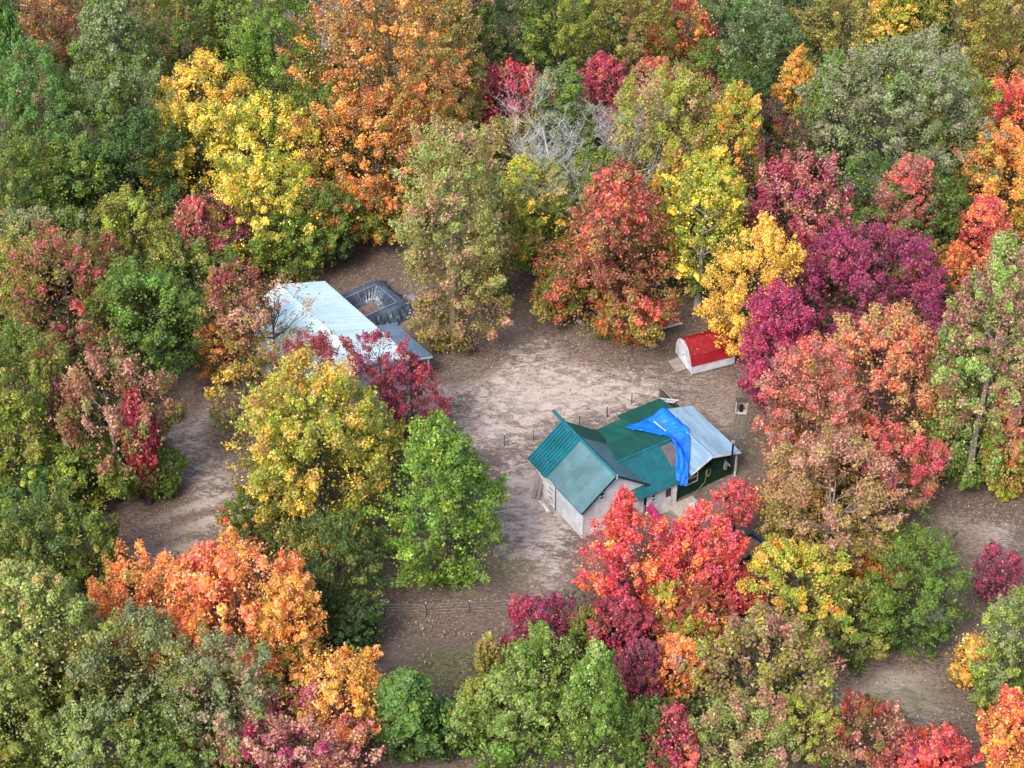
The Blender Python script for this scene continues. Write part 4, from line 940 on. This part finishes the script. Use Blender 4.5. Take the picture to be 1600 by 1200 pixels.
# the corrugations of this roof run along the ridge direction in narrow strips
def strips(par, ya, za, yb, zb, n, seed):
    for k in range(n):
        y0, y1 = ya + (yb - ya) * k / n, ya + (yb - ya) * (k + 1) / n; z0, z1 = za + (zb - za) * k / n, za + (zb - za) * (k + 1) / n
        dy = Vector((0, y1 - y0, z1 - z0))
        ribbed((CX0 - .02, y0, z0 + .01 + .003 * (k % 2)), dy * .985, (CX1 - CX0 + .04, 0, 0), 0.02, 2, .045, .05, seed + k).build('roof_sheet', P_SILVER, par)
strips(r1, CYR, CZR, CY1, CZ1, 7, 50); strips(r0, CYR, CZR, CY0, CZ0, 5, 70)
MB().prism([(CX0, CYR - .13, CZR + .02), (CX1 + .01, CYR - .13, CZR + .02), (CX1 + .01, CYR, CZR + .085), (CX0, CYR, CZR + .085)], (0, 0, -.02)).build('ridge_cap', P_SILVER, house)
MB().prism([(CX0, CYR + .13, CZR + .03), (CX1 + .01, CYR + .13, CZR + .03), (CX1 + .01, CYR + .003, CZR + .087), (CX0, CYR + .003, CZR + .087)], (0, 0, -.02)).build('ridge_cap', P_SILVER, house)
for ya, za in ((CY0, CZ0), (CY1, CZ1)):
    MB().prism([(CX1 + .012, CYR, CZR + .03), (CX1 + .012, ya, za + .03), (CX1 + .012, ya, za - .12), (CX1 + .012, CYR, CZR - .12)], (.04, 0, 0)).build('fascia', P_TRIM, house)
MB().box(.4, .52, 13.2, 13.32, -.1, 2.44).build('porch_post', P_TRIM, house)
MB().tube([(.95, 12.4, 1.7), (.95, 12.4, 4.0)], .075, 10).build('stove_pipe', P_DARK, house)
MB().tube([(.95, 12.4, 4.0), (.95, 12.4, 4.06), (.95, 12.4, 4.2), (.95, 12.4, 4.24)], [.09, .16, .16, .03], 10).build('pipe_cap', P_STEEL, house)
m = MB(); m.tube([(.2, 12.4, 1.7), (.95, 12.4, 1.7)], .07, 8); m.tube([(.55, 12.2, 1.3), (.55, 12.2, 1.75)], .16, 10); m.build('pipe_elbow', P_STEEL, house)
m = MB()
for k in range(3):
    r_ = .38 - .05 * k; m.tube([(.24 + .02 * k, 10.9 + r_ * .62 * math.cos(t), 1.35 + r_ * math.sin(t) * 1.15) for t in [i * math.pi / 8 for i in range(17)]], .022, 5, False)
m.tube([(.24, 10.9, 1.75), (.28, 10.6, .5), (.5, 9.6, .03), (.7, 8.8, .03)], .022, 5)
tag(m.build('garden_hose', P_HOSE), 'coiled pale garden hose hanging on the dark green wall', 'hose'); h_ = bpy.data.objects['garden_hose']; h_.location = house.location; h_.rotation_euler = house.rotation_euler
mh = MB().box(.2, .55, 10.55, 11.1, 2.0, 2.22).build('wall_fan', P_DARK, house)
# blue tarpaulin over the joint of the two roofs
def cz(y): return CZR - (CZR - CZ0) / (CYR - CY0) * (CYR - y) if y < CYR else CZR - (CZR - CZ1) / (CY1 - CYR) * (y - CYR)
def roof_h(x, y):
    h = -9
    if y < 9.6: h = bz(x) - max(0, y - 9.0) * 1.6
    if y > 8.7 and x > CX0 - .2: h = max(h, cz(y))
    if x < -4.9 and y > 8.3: h = max(h, 1.97 + (x + 7.9) / 3 * .58)
    return h
OUTER = [(-5.5, 10.95), (-4.4, 10.98), (-3.4, 11.0), (-2.5, 11.0), (-1.3, 10.24), (-.15, 9.36), (.6, 8.75), (1.12, 8.3)]
INNER = [(-5.65, 7.4), (-4.8, 7.75), (-3.9, 8.2), (-3.0, 8.6), (-1.9, 9.0), (-1.0, 8.75), (-.1, 8.1), (.66, 7.62)]
NS, NT = 56, 20; tv = []; rr = random.Random(8)
def crv(Lp, s):
    q = s * (len(Lp) - 1); i = min(int(q), len(Lp) - 2); u = q - i; return Lp[i][0] * (1 - u) + Lp[i + 1][0] * u, Lp[i][1] * (1 - u) + Lp[i + 1][1] * u
for i in range(NS + 1):
    s = i / NS; a, b_ = crv(INNER, s), crv(OUTER, s)
    for j in range(NT + 1):
        t = j / NT; x, y = a[0] + (b_[0] - a[0]) * t, a[1] + (b_[1] - a[1]) * t
        x += .03 * math.sin(i * 1.3 + j) ; 
        h = max(roof_h(x + dx, y + dy) for dx in (-.15, 0, .15) for dy in (-.15, 0, .15))
        z = h + .15 + .045 * math.sin(t * 15 + s * 9 + math.sin(s * 21) * 1.6) + .035 * math.sin(s * 40 + t * 5 + math.sin(t * 9)) + .02 * math.sin(s * 83 - t * 22) + .012 * rr.uniform(-1, 1)
        if s > .93: z -= (s - .93) * 5.5
        tv.append((x, y, z))
m = MB(); m.v = tv
for i in range(NS):
    for j in range(NT): m.f.append((i * (NT + 1) + j, i * (NT + 1) + j + 1, (i + 1) * (NT + 1) + j + 1, (i + 1) * (NT + 1) + j))
tp = m.build('tarpaulin', P_TARP); tp.location = house.location; tp.rotation_euler = house.rotation_euler
sm = tp.modifiers.new('thickness', 'SOLIDIFY'); sm.thickness = .01
for p in tp.data.polygons: p.use_smooth = True
tag(tp, 'bright blue tarpaulin draped over the joint of the green and silver roofs', 'tarpaulin')
def placed(o, root=house): o.location = root.location; o.rotation_euler = root.rotation_euler; return o
tag(placed(MB().bar((-4.95, 9.6, 3.02), (-3.5, 9.65, 3.1), .07, .05).build('batten', P_TRIM)), 'thin white stick lying on the blue tarpaulin', 'stick')
# concrete patio with planks, things leaning on the garage
tag(placed(MB().box(.55, 3.3, 5.4, 9.3, -.1, .05).build('patio', P_CONC)), None, None, kind='structure')
pal = placed(MB().box(1.0, 2.5, 6.0, 6.1, .05, .12).build('pallet', P_WOOD)); tag(pal, 'old pale wooden pallet on the patio before the white door', 'pallet')
MB().box(1.0, 2.5, 6.9, 7.0, .05, .12).build('bearer', P_WOOD, pal)
for k in range(8): MB().box(1.02 + k * .185, 1.15 + k * .185, 5.95, 7.05, .122, .145).build('slat', P_WOOD, pal)
ch = empty('patio_chair', house.matrix_world @ Vector((0, 0, 0)) if False else (0, 0, 0), 0); ch.location = (A_O[0] + 2.3 * math.cos(A_R) - 8.2 * math.sin(A_R), A_O[1] + 2.3 * math.sin(A_R) + 8.2 * math.cos(A_R), .05); ch.rotation_euler = (0, 0, .6)
tag(ch, 'white plastic chair on the patio beside the scarlet maple', 'chair')
MB().box(-.24, .24, -.24, .24, .42, .46).build('seat', P_TRIM, ch); MB().prism([(-.22, .22, .46), (.22, .22, .46), (.24, .34, .9), (-.24, .34, .9)], (0, .03, 0)).build('backrest', P_TRIM, ch)
for a in (-.21, .21):
    for c_ in (-.21, .21): MB().box(a - .02, a + .02, c_ - .02, c_ + .02, 0, .42).build('leg', P_TRIM, ch)
um = empty('play_slide', (A_O[0], A_O[1], 0), A_R)
tag(um, 'magenta plastic slide half hidden behind the scarlet maple', 'slide')
MB().prism([(.8, 4.95, 1.25), (.8, 5.4, 1.25), (1.3, 5.45, .9), (2.3, 5.75, .22), (2.3, 5.3, .2), (1.3, 5.0, .88)], (0, 0, -.04)).build('chute', P_MAG, um)
MB().bar((.8, 4.93, 1.3), (2.3, 5.26, .27), .04, .16).build('side_rail', P_MAG, um); MB().bar((.8, 5.44, 1.3), (2.3, 5.79, .27), .04, .16).build('side_rail', P_MAG, um)
for y in (4.95, 5.4): MB().bar((.66, y, 1.3), (.5, y, .0), .05).build('leg', P_STEEL, um)
for k in range(3): MB().bar((.62 - .04 * k, 4.97, .95 - .35 * k), (.62 - .04 * k, 5.38, .95 - .35 * k), .05).build('step', P_STEEL, um)
def lean(nm, pts, w_, mat, label, cat='board'):
    o = placed(MB().bar(pts[0], pts[1], *w_).build(nm, mat)); tag(o, label, cat); return o
lean('plank', ((-5.35, -.75, 0), (-5.75, .02, 1.9)), (.28, .04), P_WOOD, 'grey plank leaning on the garage corner, left one')
lean('plank', ((-4.95, -.6, 0), (-5.35, .0, 1.7)), (.24, .04), P_WOOD, 'grey plank leaning on the garage door, the shorter one')
lean('white_pipe', ((-4.9, -.55, .06), (-3.5, -.5, .06)), (.12, .12), P_TRIM, 'white length of pipe lying along the garage wall', 'pipe')
lean('white_pipe', ((-4.4, -.4, .05), (-3.55, -.68, .05)), (.09, .09), P_TRIM, 'shorter white pipe lying beside the long white one', 'pipe')
# board screen behind the house
scn = empty('board_screen', (A_O[0], A_O[1], 0), A_R); tag(scn, 'dark board screen with a pale post standing behind the silver roof', 'screen')
for k in range(6):
    x0 = -9.1 + k * .5; MB().box(x0, x0 + .48, 13.2 + .01 * (k % 2), 13.25 + .01 * (k % 2), -.1, 1.75 - .03 * (k % 3)).build('board', P_WOODD, scn)
MB().box(-9.15, -6.1, 13.27, 13.33, 1.6, 1.7).build('rail', P_WOODD, scn); MB().box(-9.15, -6.1, 13.12, 13.19, 1.78, 1.84).build('rail', P_WOOD, scn)
MB().box(-9.24, -9.17, 13.15, 13.24, -.1, 2.3).build('post', P_WOOD, scn)
lad = empty('ladder', (A_O[0], A_O[1], 0), A_R); tag(lad, 'white ladder leaning along the board screen beside the dark green roof', 'ladder')
for a in (0, .42): MB().bar((-8.8, 12.45 + a, 1.0 + .1 * a), (-6.4, 12.5 + a, 2.5 + .1 * a), .07, .05).build('rail', P_TRIM, lad)
for k in range(7): f = (k + .5) / 7; MB().bar((-8.8 + 2.4 * f, 12.48, 1.0 + 1.5 * f), (-8.8 + 2.4 * f, 12.86, 1.04 + 1.5 * f), .04, .04).build('rung', P_TRIM, lad)
# tall stand with a pale box
tw = empty('steel_stand', (*[float(v) for v in ground_at(1151, 712)[:2]], 0), -.1); tag(tw, 'thin steel stand carrying a pale box beside the silver roof', 'stand')
for a, c_ in ((-.45, -.3), (.45, -.3), (0, .4)): MB().bar((a, c_, 0), (a * .8, c_ * .8, 4.4), .05).build('leg', P_STEEL, tw)
for z in (.9, 2.0, 3.2, 4.1):
    m = MB(); s = 1 - z * .045
    q = [(-.45 * s, -.3 * s, z), (.45 * s, -.3 * s, z), (0, .4 * s, z)]
    for k in range(3): m.bar(q[k], q[(k + 1) % 3], .03)
    m.build('brace', P_STEEL, tw)
bx_ = MB().box(-.42, .42, -.35, .35, 4.4, 4.46).box(-.42, .42, .29, .35, 4.46, 5.3).box(-.42, -.36, -.35, .29, 4.46, 5.3).box(.36, .42, -.35, .29, 4.46, 5.3).build('box', P_CONC, tw)
MB().box(-.46, .46, -.02, .4, 5.302, 5.36).build('lid', P_WOODD, bx_); MB().tube([(0, -.05, 4.47), (0, -.05, 5.0)], .16, 8).build('lamp', P_DARK, bx_)

# ------------------------------------------------------------------ long white building
bar = empty('white_building', (D_O[0], D_O[1], 0), D_R); tag(bar, 'long white building with a pale blue-white metal roof in the left clearing', 'building')
DL, DW, DE, DR = 11.8, 8.1, 3.45, 5.05; ds = (DR - DE) / (DW / 2 + .15)
def dz_(y): return DR - ds * abs(y + DW / 2)
MB().prism([(0, -DW, -.15), (0, 0, -.15), (0, 0, dz_(0) - .1), (0, -DW / 2, DR - .1), (0, -DW, dz_(0) - .1)], (-.14, 0, 0)).build('gable_wall', P_WHITE, bar)
MB().prism([(-DL, -DW, -.15), (-DL, 0, -.15), (-DL, 0, dz_(0) - .1), (-DL, -DW / 2, DR - .1), (-DL, -DW, dz_(0) - .1)], (.14, 0, 0)).build('gable_wall', P_WHITE, bar)
for ya, yb in ((-.14, 0), (-DW, -DW + .14)):
    wv = MB().box(-DL + .143, -.143, ya, yb, -.15, dz_(0) - .1).build('side_wall', P_WHITE, bar)
window_x(bar, .004, -2.6, -1.6, 1.1, 2.2); dd = MB().box(.004, .05, -6.4, -4.2, -.1, 2.5).build('door', P_TRIM, bar)
for k in range(4): MB().box(.052, .07, -6.35, -4.25, -.05 + k * .62, .5 + k * .62).build('door_panel', P_WHITE, dd)
for sgn in (1, -1):
    ye = -DW / 2 + sgn * (DW / 2 + .15); zb = dz_(ye)
    rf = MB().prism([(-DL - .2, -DW / 2, DR - .02), (.2, -DW / 2, DR - .02), (.2, ye, zb - .02), (-DL - .2, ye, zb - .02)], (0, 0, -.08)).build('roof', P_WROOF, bar)
    slope_sheets(rf, (-DL - .25, -DW / 2, DR), (DL + .5, 0, 0), (0, ye - -DW / 2, zb - DR), 13, P_WROOF, 3, seed=100 + sgn, rib_h=.05)
    MB().prism([(.255, -DW / 2, DR + .04), (.255, ye, zb + .04), (.255, ye, zb - .14), (.255, -DW / 2, DR - .14)], (.03, 0, 0)).build('barge_board', P_TRIM, bar)
MB().prism([(-DL - .25, -DW / 2 - .18, DR + .0), (.26, -DW / 2 - .18, DR + .0), (.26, -DW / 2, DR + .075), (-DL - .25, -DW / 2, DR + .075)], (0, 0, -.02)).build('ridge_cap', P_WROOF, bar)
MB().prism([(-DL - .25, -DW / 2 + .18, DR + .0), (.26, -DW / 2 + .18, DR + .0), (.26, -DW / 2 + .003, DR + .077), (-DL - .25, -DW / 2 + .003, DR + .077)], (0, 0, -.02)).build('ridge_cap', P_WROOF, bar)
ln = MB().prism([(-5.0, .17, 3.25), (.0, .17, 3.25), (.0, 2.1, 2.6), (-5.0, 2.1, 2.6)], (0, 0, -.07)).build('lean_to_roof', P_LEAN, bar)
slope_sheets(ln, (-5.05, .16, 3.27), (5.1, 0, 0), (0, 1.97, -.66), 6, P_LEAN, 3, seed=200)
for xx in (-4.8, -2.5, -.2): MB().box(xx - .06, xx + .06, 1.85, 1.97, -.1, 2.6).build('post', P_TRIM, bar)
MB().prism([(.07, .1, 3.25), (.07, 2.15, 2.58), (.07, 2.15, 2.4), (.07, .1, 3.07)], (.03, 0, 0)).build('fascia', P_TRIM, bar)
tag(MB().box(.3, 3.0, -3.0, 2.4, -.1, .05).build('concrete_apron', P_CONC), kind='structure'); placed(bpy.data.objects['concrete_apron'], bar)

# black plastic over a square frame with an open pit in it
pl = empty('plastic_cover', (D_O[0], D_O[1], 0), D_R); tag(pl, 'black plastic sheeting draped over a square frame behind the white roof', 'plastic sheeting')
cx_, cy_ = -10.35, 3.3
def ring(hw, hl, z, wob, n=18, seed=0, fold=0.0):
    r = random.Random(seed); pts = []
    for side in range(4):
        for k in range(n):
            f = -1 + 2 * k / n
            x, y = {0: (f, -1), 1: (1, f), 2: (-f, 1), 3: (-1, -f)}[side]
            fd = fold * (1 if k % 2 else -1) * r.uniform(.4, 1)
            pts.append((cx_ + x * (hl + (fd if side in (1, 3) else 0)) + r.uniform(-wob, wob), cy_ + y * (hw + (fd if side in (0, 2) else 0)) + r.uniform(-wob, wob), z + r.uniform(-wob, wob) * .5))
    return pts
rings = [ring(3.05, 2.75, .03, .12, seed=1, fold=.14), ring(2.6, 2.4, .5, .06, seed=2, fold=.11), ring(2.2, 2.05, 1.0, .03, seed=3, fold=.03), ring(1.95, 1.85, 1.03, .03, seed=4), ring(1.55, 1.45, 1.0, .03, seed=5, fold=.02), ring(1.15, 1.1, .35, .03, seed=6, fold=.06), ring(.75, .75, -.02, .04, seed=7, fold=.05)]
m = MB(); n = 72
for r_ in rings: m.v += r_
for k in range(len(rings) - 1):
    for j in range(n): m.f.append((k * n + j, k * n + (j + 1) % n, (k + 1) * n + (j + 1) % n, (k + 1) * n + j))
m.build('sheet', P_BLACK, pl); MB().box(cx_ - .85, cx_ + .85, cy_ - .85, cy_ + .85, -.1, .06).build('pit_floor', P_HEAP, pl)
for q0, q1 in (((-1.5, -1.6), (1.5, -1.6)), ((1.5, -1.6), (1.5, 1.6)), ((1.5, 1.6), (-1.5, 1.6)), ((-1.5, 1.6), (-1.5, -1.6))):
    MB().bar((cx_ + q0[0], cy_ + q0[1], 1.07), (cx_ + q1[0], cy_ + q1[1], 1.07), .1, .06).build('rim_rail', P_LEAN, pl)
MB().bar((-12.6, .9, .95), (-12.5, 5.2, 1.12), .06, .06).build('edge_rail', P_STEEL, pl)
tag(placed(MB().prism([(-9.6, 6.35, .5), (-7.6, 6.5, .5), (-7.6, 7.0, .62), (-9.6, 6.9, .62)], (0, 0, -.06)).build('metal_sheet', P_LEAN), bar), 'pale metal sheet lying beside the black plastic near the tall grey-green oval tree', 'metal sheet')

# ------------------------------------------------------------------ red roofed shed
sh = empty('garden_shed', (S_O[0], S_O[1], 0), S_R); tag(sh, 'small white barn-shaped shed with a red metal roof', 'shed')
SL, SW = 3.65, 2.92
prof = [(0, 1.05), (.28, 1.72), (.75, 2.2), (SW / 2, 2.45), (SW - .75, 2.2), (SW - .28, 1.72), (SW, 1.05)]
for x0, d in ((0, .08), (SL - .08, .08)):
    MB().prism([(x0, 0, .1)] + [(x0, y, z - .03) for y, z in prof] + [(x0, SW, .1)], (d, 0, 0)).build('end_wall', P_WHITE, sh)
sw = MB().box(.083, SL - .083, 0, .08, .1, 1.03).build('side_wall', P_WHITE, sh); MB().box(.083, SL - .083, SW - .08, SW, .1, 1.03).build('side_wall', P_WHITE, sh)
for k in range(3): MB().box(.1, SL - .1, -.022, -.002, .13 + k * .3, .41 + k * .3).build('siding_board', P_WHITE, sw)
for y in (.2, SW - .3): MB().box(.02, SL, y, y + .1, -.05, .098).build('skid', P_WOOD, sh)
fr = MB()
for k in range(len(prof) - 1): fr.bar((-.025, prof[k][0], prof[k][1] - .09), (-.025, prof[k + 1][0], prof[k + 1][1] - .09), .05, .1)
fr.box(-.05, -.002, -.02, .07, .08, 1.02).box(-.05, -.002, SW - .07, SW + .02, .08, 1.02); fr.build('end_trim', P_TRIM, sh); MB().box(SL - .02, SL + .04, -.04, .05, .08, 1.02).build('corner_trim', P_TRIM, sh)
for y0 in (.62, 1.48):
    d_ = MB().box(-.045, -.004, y0, y0 + .83, .15, 1.95).build('door', P_WHITE, sh)
    f_ = MB(); f_.box(-.065, -.047, y0, y0 + .07, .15, 1.95).box(-.065, -.047, y0 + .76, y0 + .83, .15, 1.95)
    for z in (.15, 1.0, 1.88): f_.box(-.064, -.046, y0 + .07, y0 + .76, z, z + .07)
    f_.bar((-.058, y0 + .07, .22), (-.058, y0 + .76, 1.0), .02, .06); f_.build('door_trim', P_TRIM, d_)
    MB().box(-.09, -.066, y0 + (.74 if y0 < 1 else .03), y0 + (.79 if y0 < 1 else .08), .95, 1.1).build('handle', P_DARK, d_)
off = .03
for k in range(len(prof) - 1):
    (y0, z0), (y1, z1) = prof[k], prof[k + 1]
    if y0 == 0: y0, z0 = -.06, .93
    if y1 == SW: y1, z1 = SW + .06, .93
    top, bot = ((y1, z1), (y0, z0)) if k < 3 else ((y0, z0), (y1, z1))
    slope_sheets(sh, (-.1, top[0], top[1] + .005), (SL + .16, 0, 0), (0, bot[0] - top[0], bot[1] - top[1]), 4, P_RED, 3, rib_h=.022, seed=300 + k * 5, rib_w=.025)
MB().tube([(-.1, SW / 2, 2.475), (SL + .08, SW / 2, 2.475)], .05, 6).build('ridge_cap', P_RED, sh)
rp = empty('shed_ramp', (S_O[0], S_O[1], 0), S_R); tag(rp, 'grey plank ramp in front of the doors of the red roofed shed', 'ramp')
for k in range(5): MB().prism([(-.1, .75 + k * .3, .1), (-.1, 1.03 + k * .3, .1), (-1.0, 1.03 + k * .3, .015), (-1.0, .75 + k * .3, .015)], (0, 0, .05)).build('plank', P_WOOD, rp)
ry_ = random.Random(21); m = MB()
for k in range(46):
    y = ry_.uniform(.1, SW - .2); x = ry_.uniform(0, SL)
    z = next(z0 + (z1 - z0) * (y - y0) / (y1 - y0) for (y0, z0), (y1, z1) in zip(prof, prof[1:]) if y0 <= y <= y1) + .05
    a = ry_.uniform(0, 6.28); s_ = ry_.uniform(.03, .06); m.quad(*[(x + s_ * math.cos(a + q_), y + s_ * math.sin(a + q_), z + .01 * (q_ > 2)) for q_ in (0, 1.5, 3.1, 4.6)])
o = m.build('roof_leaves', paint('golden_leaf', (210, 170, 60), .6), sh); o['kind'] = 'stuff'
# stacked boards under the tall red tree
lp = empty('board_pile', (11.9, 7.6, 0), math.radians(22)); tag(lp, 'pile of weathered grey boards under the tall dusky red tree', 'board pile')
for k in range(8):
    MB().box(-1.8 + .08 * (k % 3), 1.7 - .12 * (k % 2), -.9 + k * .24, -.7 + k * .24, .1, .2 + .05 * (k % 3)).build('board', P_WOOD if k else P_TRIM, lp)
for x in (-1.3, 0, 1.3): MB().box(x - .06, x + .06, -.9, 1.0, -.05, .098).build('bearer', P_WOODD, lp)
# small pail
pa = empty('pail', (5.3, 7.83, 0), 0); pa.rotation_euler = (1.3, 0, .6); pa.location.z = .16; tag(pa, 'small white pail lying on the lawn left of the tall dusky red tree', 'pail')
MB().tube([(0, 0, 0), (0, 0, .38)], [.13, .17], 12).build('body', P_TRIM, pa); MB().tube([(0, 0, .385), (0, 0, .41)], .18, 12).build('rim', P_TRIM, pa)
# blue sided trailer bed
tr = empty('trailer', (16.35, -19.2, 0), math.radians(40)); tag(tr, 'dark blue sided low trailer heaped with brown leaves below the house', 'trailer')
MB().box(-1.45, 1.45, -.7, .7, .32, .4).build('bed', P_DARK, tr)
for x0, x1 in ((-1.45, -.12), (.12, 1.45)): MB().box(x0, x1, -.76, -.71, .15, 1.05).build('side_panel', P_BLUEBOX, tr)
MB().box(-1.45, 1.45, .71, .76, .4, 1.05).build('side_panel', P_BLUEBOX, tr)
for x in (-1.5, 1.46): MB().box(x, x + .04, -.7, .7, .4, 1.05).build('end_panel', P_BLUEBOX, tr)
MB().box(-.1, .1, -.77, -.72, .3, 1.1).build('stake', P_STEEL, tr)
for y in (-.68, .62):
    MB().tube([(0.1, y - .06 if y < 0 else y + .02, .3), (0.1, y + .06 if y < 0 else y + .12, .3)], .3, 14).build('wheel', P_DARK, tr)
m = MB(); r = random.Random(4)
for i in range(13):
    for j in range(7): m.v.append((-1.42 + i * .236, -.69 + j * .23, .8 + .28 * math.sin(math.pi * i / 12) * math.sin(math.pi * j / 6) + r.uniform(-.03, .03)))
for i in range(12):
    for j in range(6): m.f.append((i * 7 + j, (i + 1) * 7 + j, (i + 1) * 7 + j + 1, i * 7 + j + 1))
m.build('leaf_heap', P_HEAP, tr)
MB().bar((1.5, 0, .36), (2.5, 0, .3), .08).build('drawbar', P_DARK, tr)
# wire fences
def wire_fence(pts, label, h=1.15, name='wire_fence'):
    f = empty(name, (pts[0][0], pts[0][1], 0), 0); tag(f, label, 'fence'); o0 = Vector((pts[0][0], pts[0][1], 0)); r = random.Random(len(pts))
    tops = []
    for p in pts:
        q = Vector((p[0], p[1], float(ground_height(p[0], p[1])))) - o0; tt = q + Vector((r.uniform(-.05, .05), r.uniform(-.05, .05), h)); tops.append((q, tt))
        ps = MB().bar(q + Vector((0, 0, -.2)), tt, .055, .055).build('post', P_POST, f); MB().bar(tt + Vector((0, 0, .003)), tt + Vector((0, 0, .09)), .06, .06).build('post_cap', P_TRIM, ps)
    for z in (.2, .48, .78, 1.05):
        m = MB()
        for k in range(len(tops) - 1):
            a, b_ = tops[k][0].lerp(tops[k][1], z / h), tops[k + 1][0].lerp(tops[k + 1][1], z / h); c_ = a.lerp(b_, .5) - Vector((0, 0, .03))
            m.tube([a, c_, b_], .008, 3, False)
        m.build('wire', P_STEEL, f)
wire_fence([(-11.7, -24.7), (-8.69, -24.66), (-5.84, -24.66), (-2.9, -24.54), (.13, -24.24), (3.1, -24.0)], 'lower wire fence on thin steel posts along the turf step')
wire_fence([(-5.0, -9.6), (-2.78, -8.57), (-.58, -7.27), (1.64, -6.55), (5.16, -5.15), (7.3, -3.9), (9.23, -2.46)], 'upper wire fence crossing the lawn behind the house')
# bare dead tree and a few bare branches
P_DEAD = paint("dead_grey_wood", (186, 184, 182), 0.85, dirt=(130, 128, 122), dirt_amt=.4, scale=2)
def dead_tree(px, py, w_, h_, by, label, seed, cat='tree', z0=0, name='dead_tree'):
    g = ground_at(px, by); sc = FPX / float((g - CAM) @ FW); H = (by - (py - h_ / 2)) / sc / .80 * .80; R = w_ / 2 / sc
    root = empty(name, (g[0], g[1], float(ground_height(g[0], g[1])))); tag(root, label, cat); rr = random.Random(seed); tk = MB(); br = MB()
    def grow(p, d, ln, r, lv):
        pts, rad = [p], [r]; q = p.copy(); dd = d.copy(); n = 5
        for k in range(n):
            dd = (dd + Vector((rr.uniform(-.28, .28), rr.uniform(-.28, .28), rr.uniform(-.08, .2)))).normalized(); q = q + dd * ln / n; pts.append(q.copy()); rad.append(r * (1 - .8 * (k + 1) / n))
        (tk if lv == 0 else br).tube(pts, rad, 6 if lv < 2 else 3, False)
        if lv >= 4: return
        for k in range((12, 7, 5, 4)[lv]):
            f = rr.uniform(.35, 1) if lv else rr.uniform(.3, .98); i = min(int(f * n), n - 1); b0 = pts[i].lerp(pts[i + 1], f * n - i) if f < 1 else pts[-1]
            a = rr.uniform(0, 6.28); dn = (dd * .5 + Vector((math.cos(a), math.sin(a), rr.uniform(-.1, .7)))).normalized()
            grow(b0, dn, ln * (.42 if lv == 0 else .55) * rr.uniform(.7, 1.2), max(rad[i] * .45, .009), lv + 1)
    grow(Vector((0, 0, -.2)), Vector((0, 0, 1)), H, (.04 + H * .011), 0)
    tk.build('trunk', P_DEAD, root); b_ = br.build('branches', P_DEAD, root)
    TRI[0] += 2 * (len(tk.f) + len(br.f))
dead_tree(905, 265, 160, 180, 425, 'bare grey dead tree with twisting branches in the upper middle', 3)
dead_tree(975, 215, 80, 90, 330, 'small bare pale tree right of the twisting dead tree', 6)
dead_tree(1345, 300, 60, 120, 360, 'bare white branched snag below the great grey-green tree', 9)
dead_tree(1465, 985, 90, 60, 1000, 'low bare pale branches by the lower right clearing', 12, 'branches', name='bare_branches')
dead_tree(500, 30, 40, 130, 110, 'thin bare trunks left of the great orange-brown maple', 15)
print("TRIANGLES", TRI[0], "TREES", len(TREES), "PROTOS", len(PROTO))
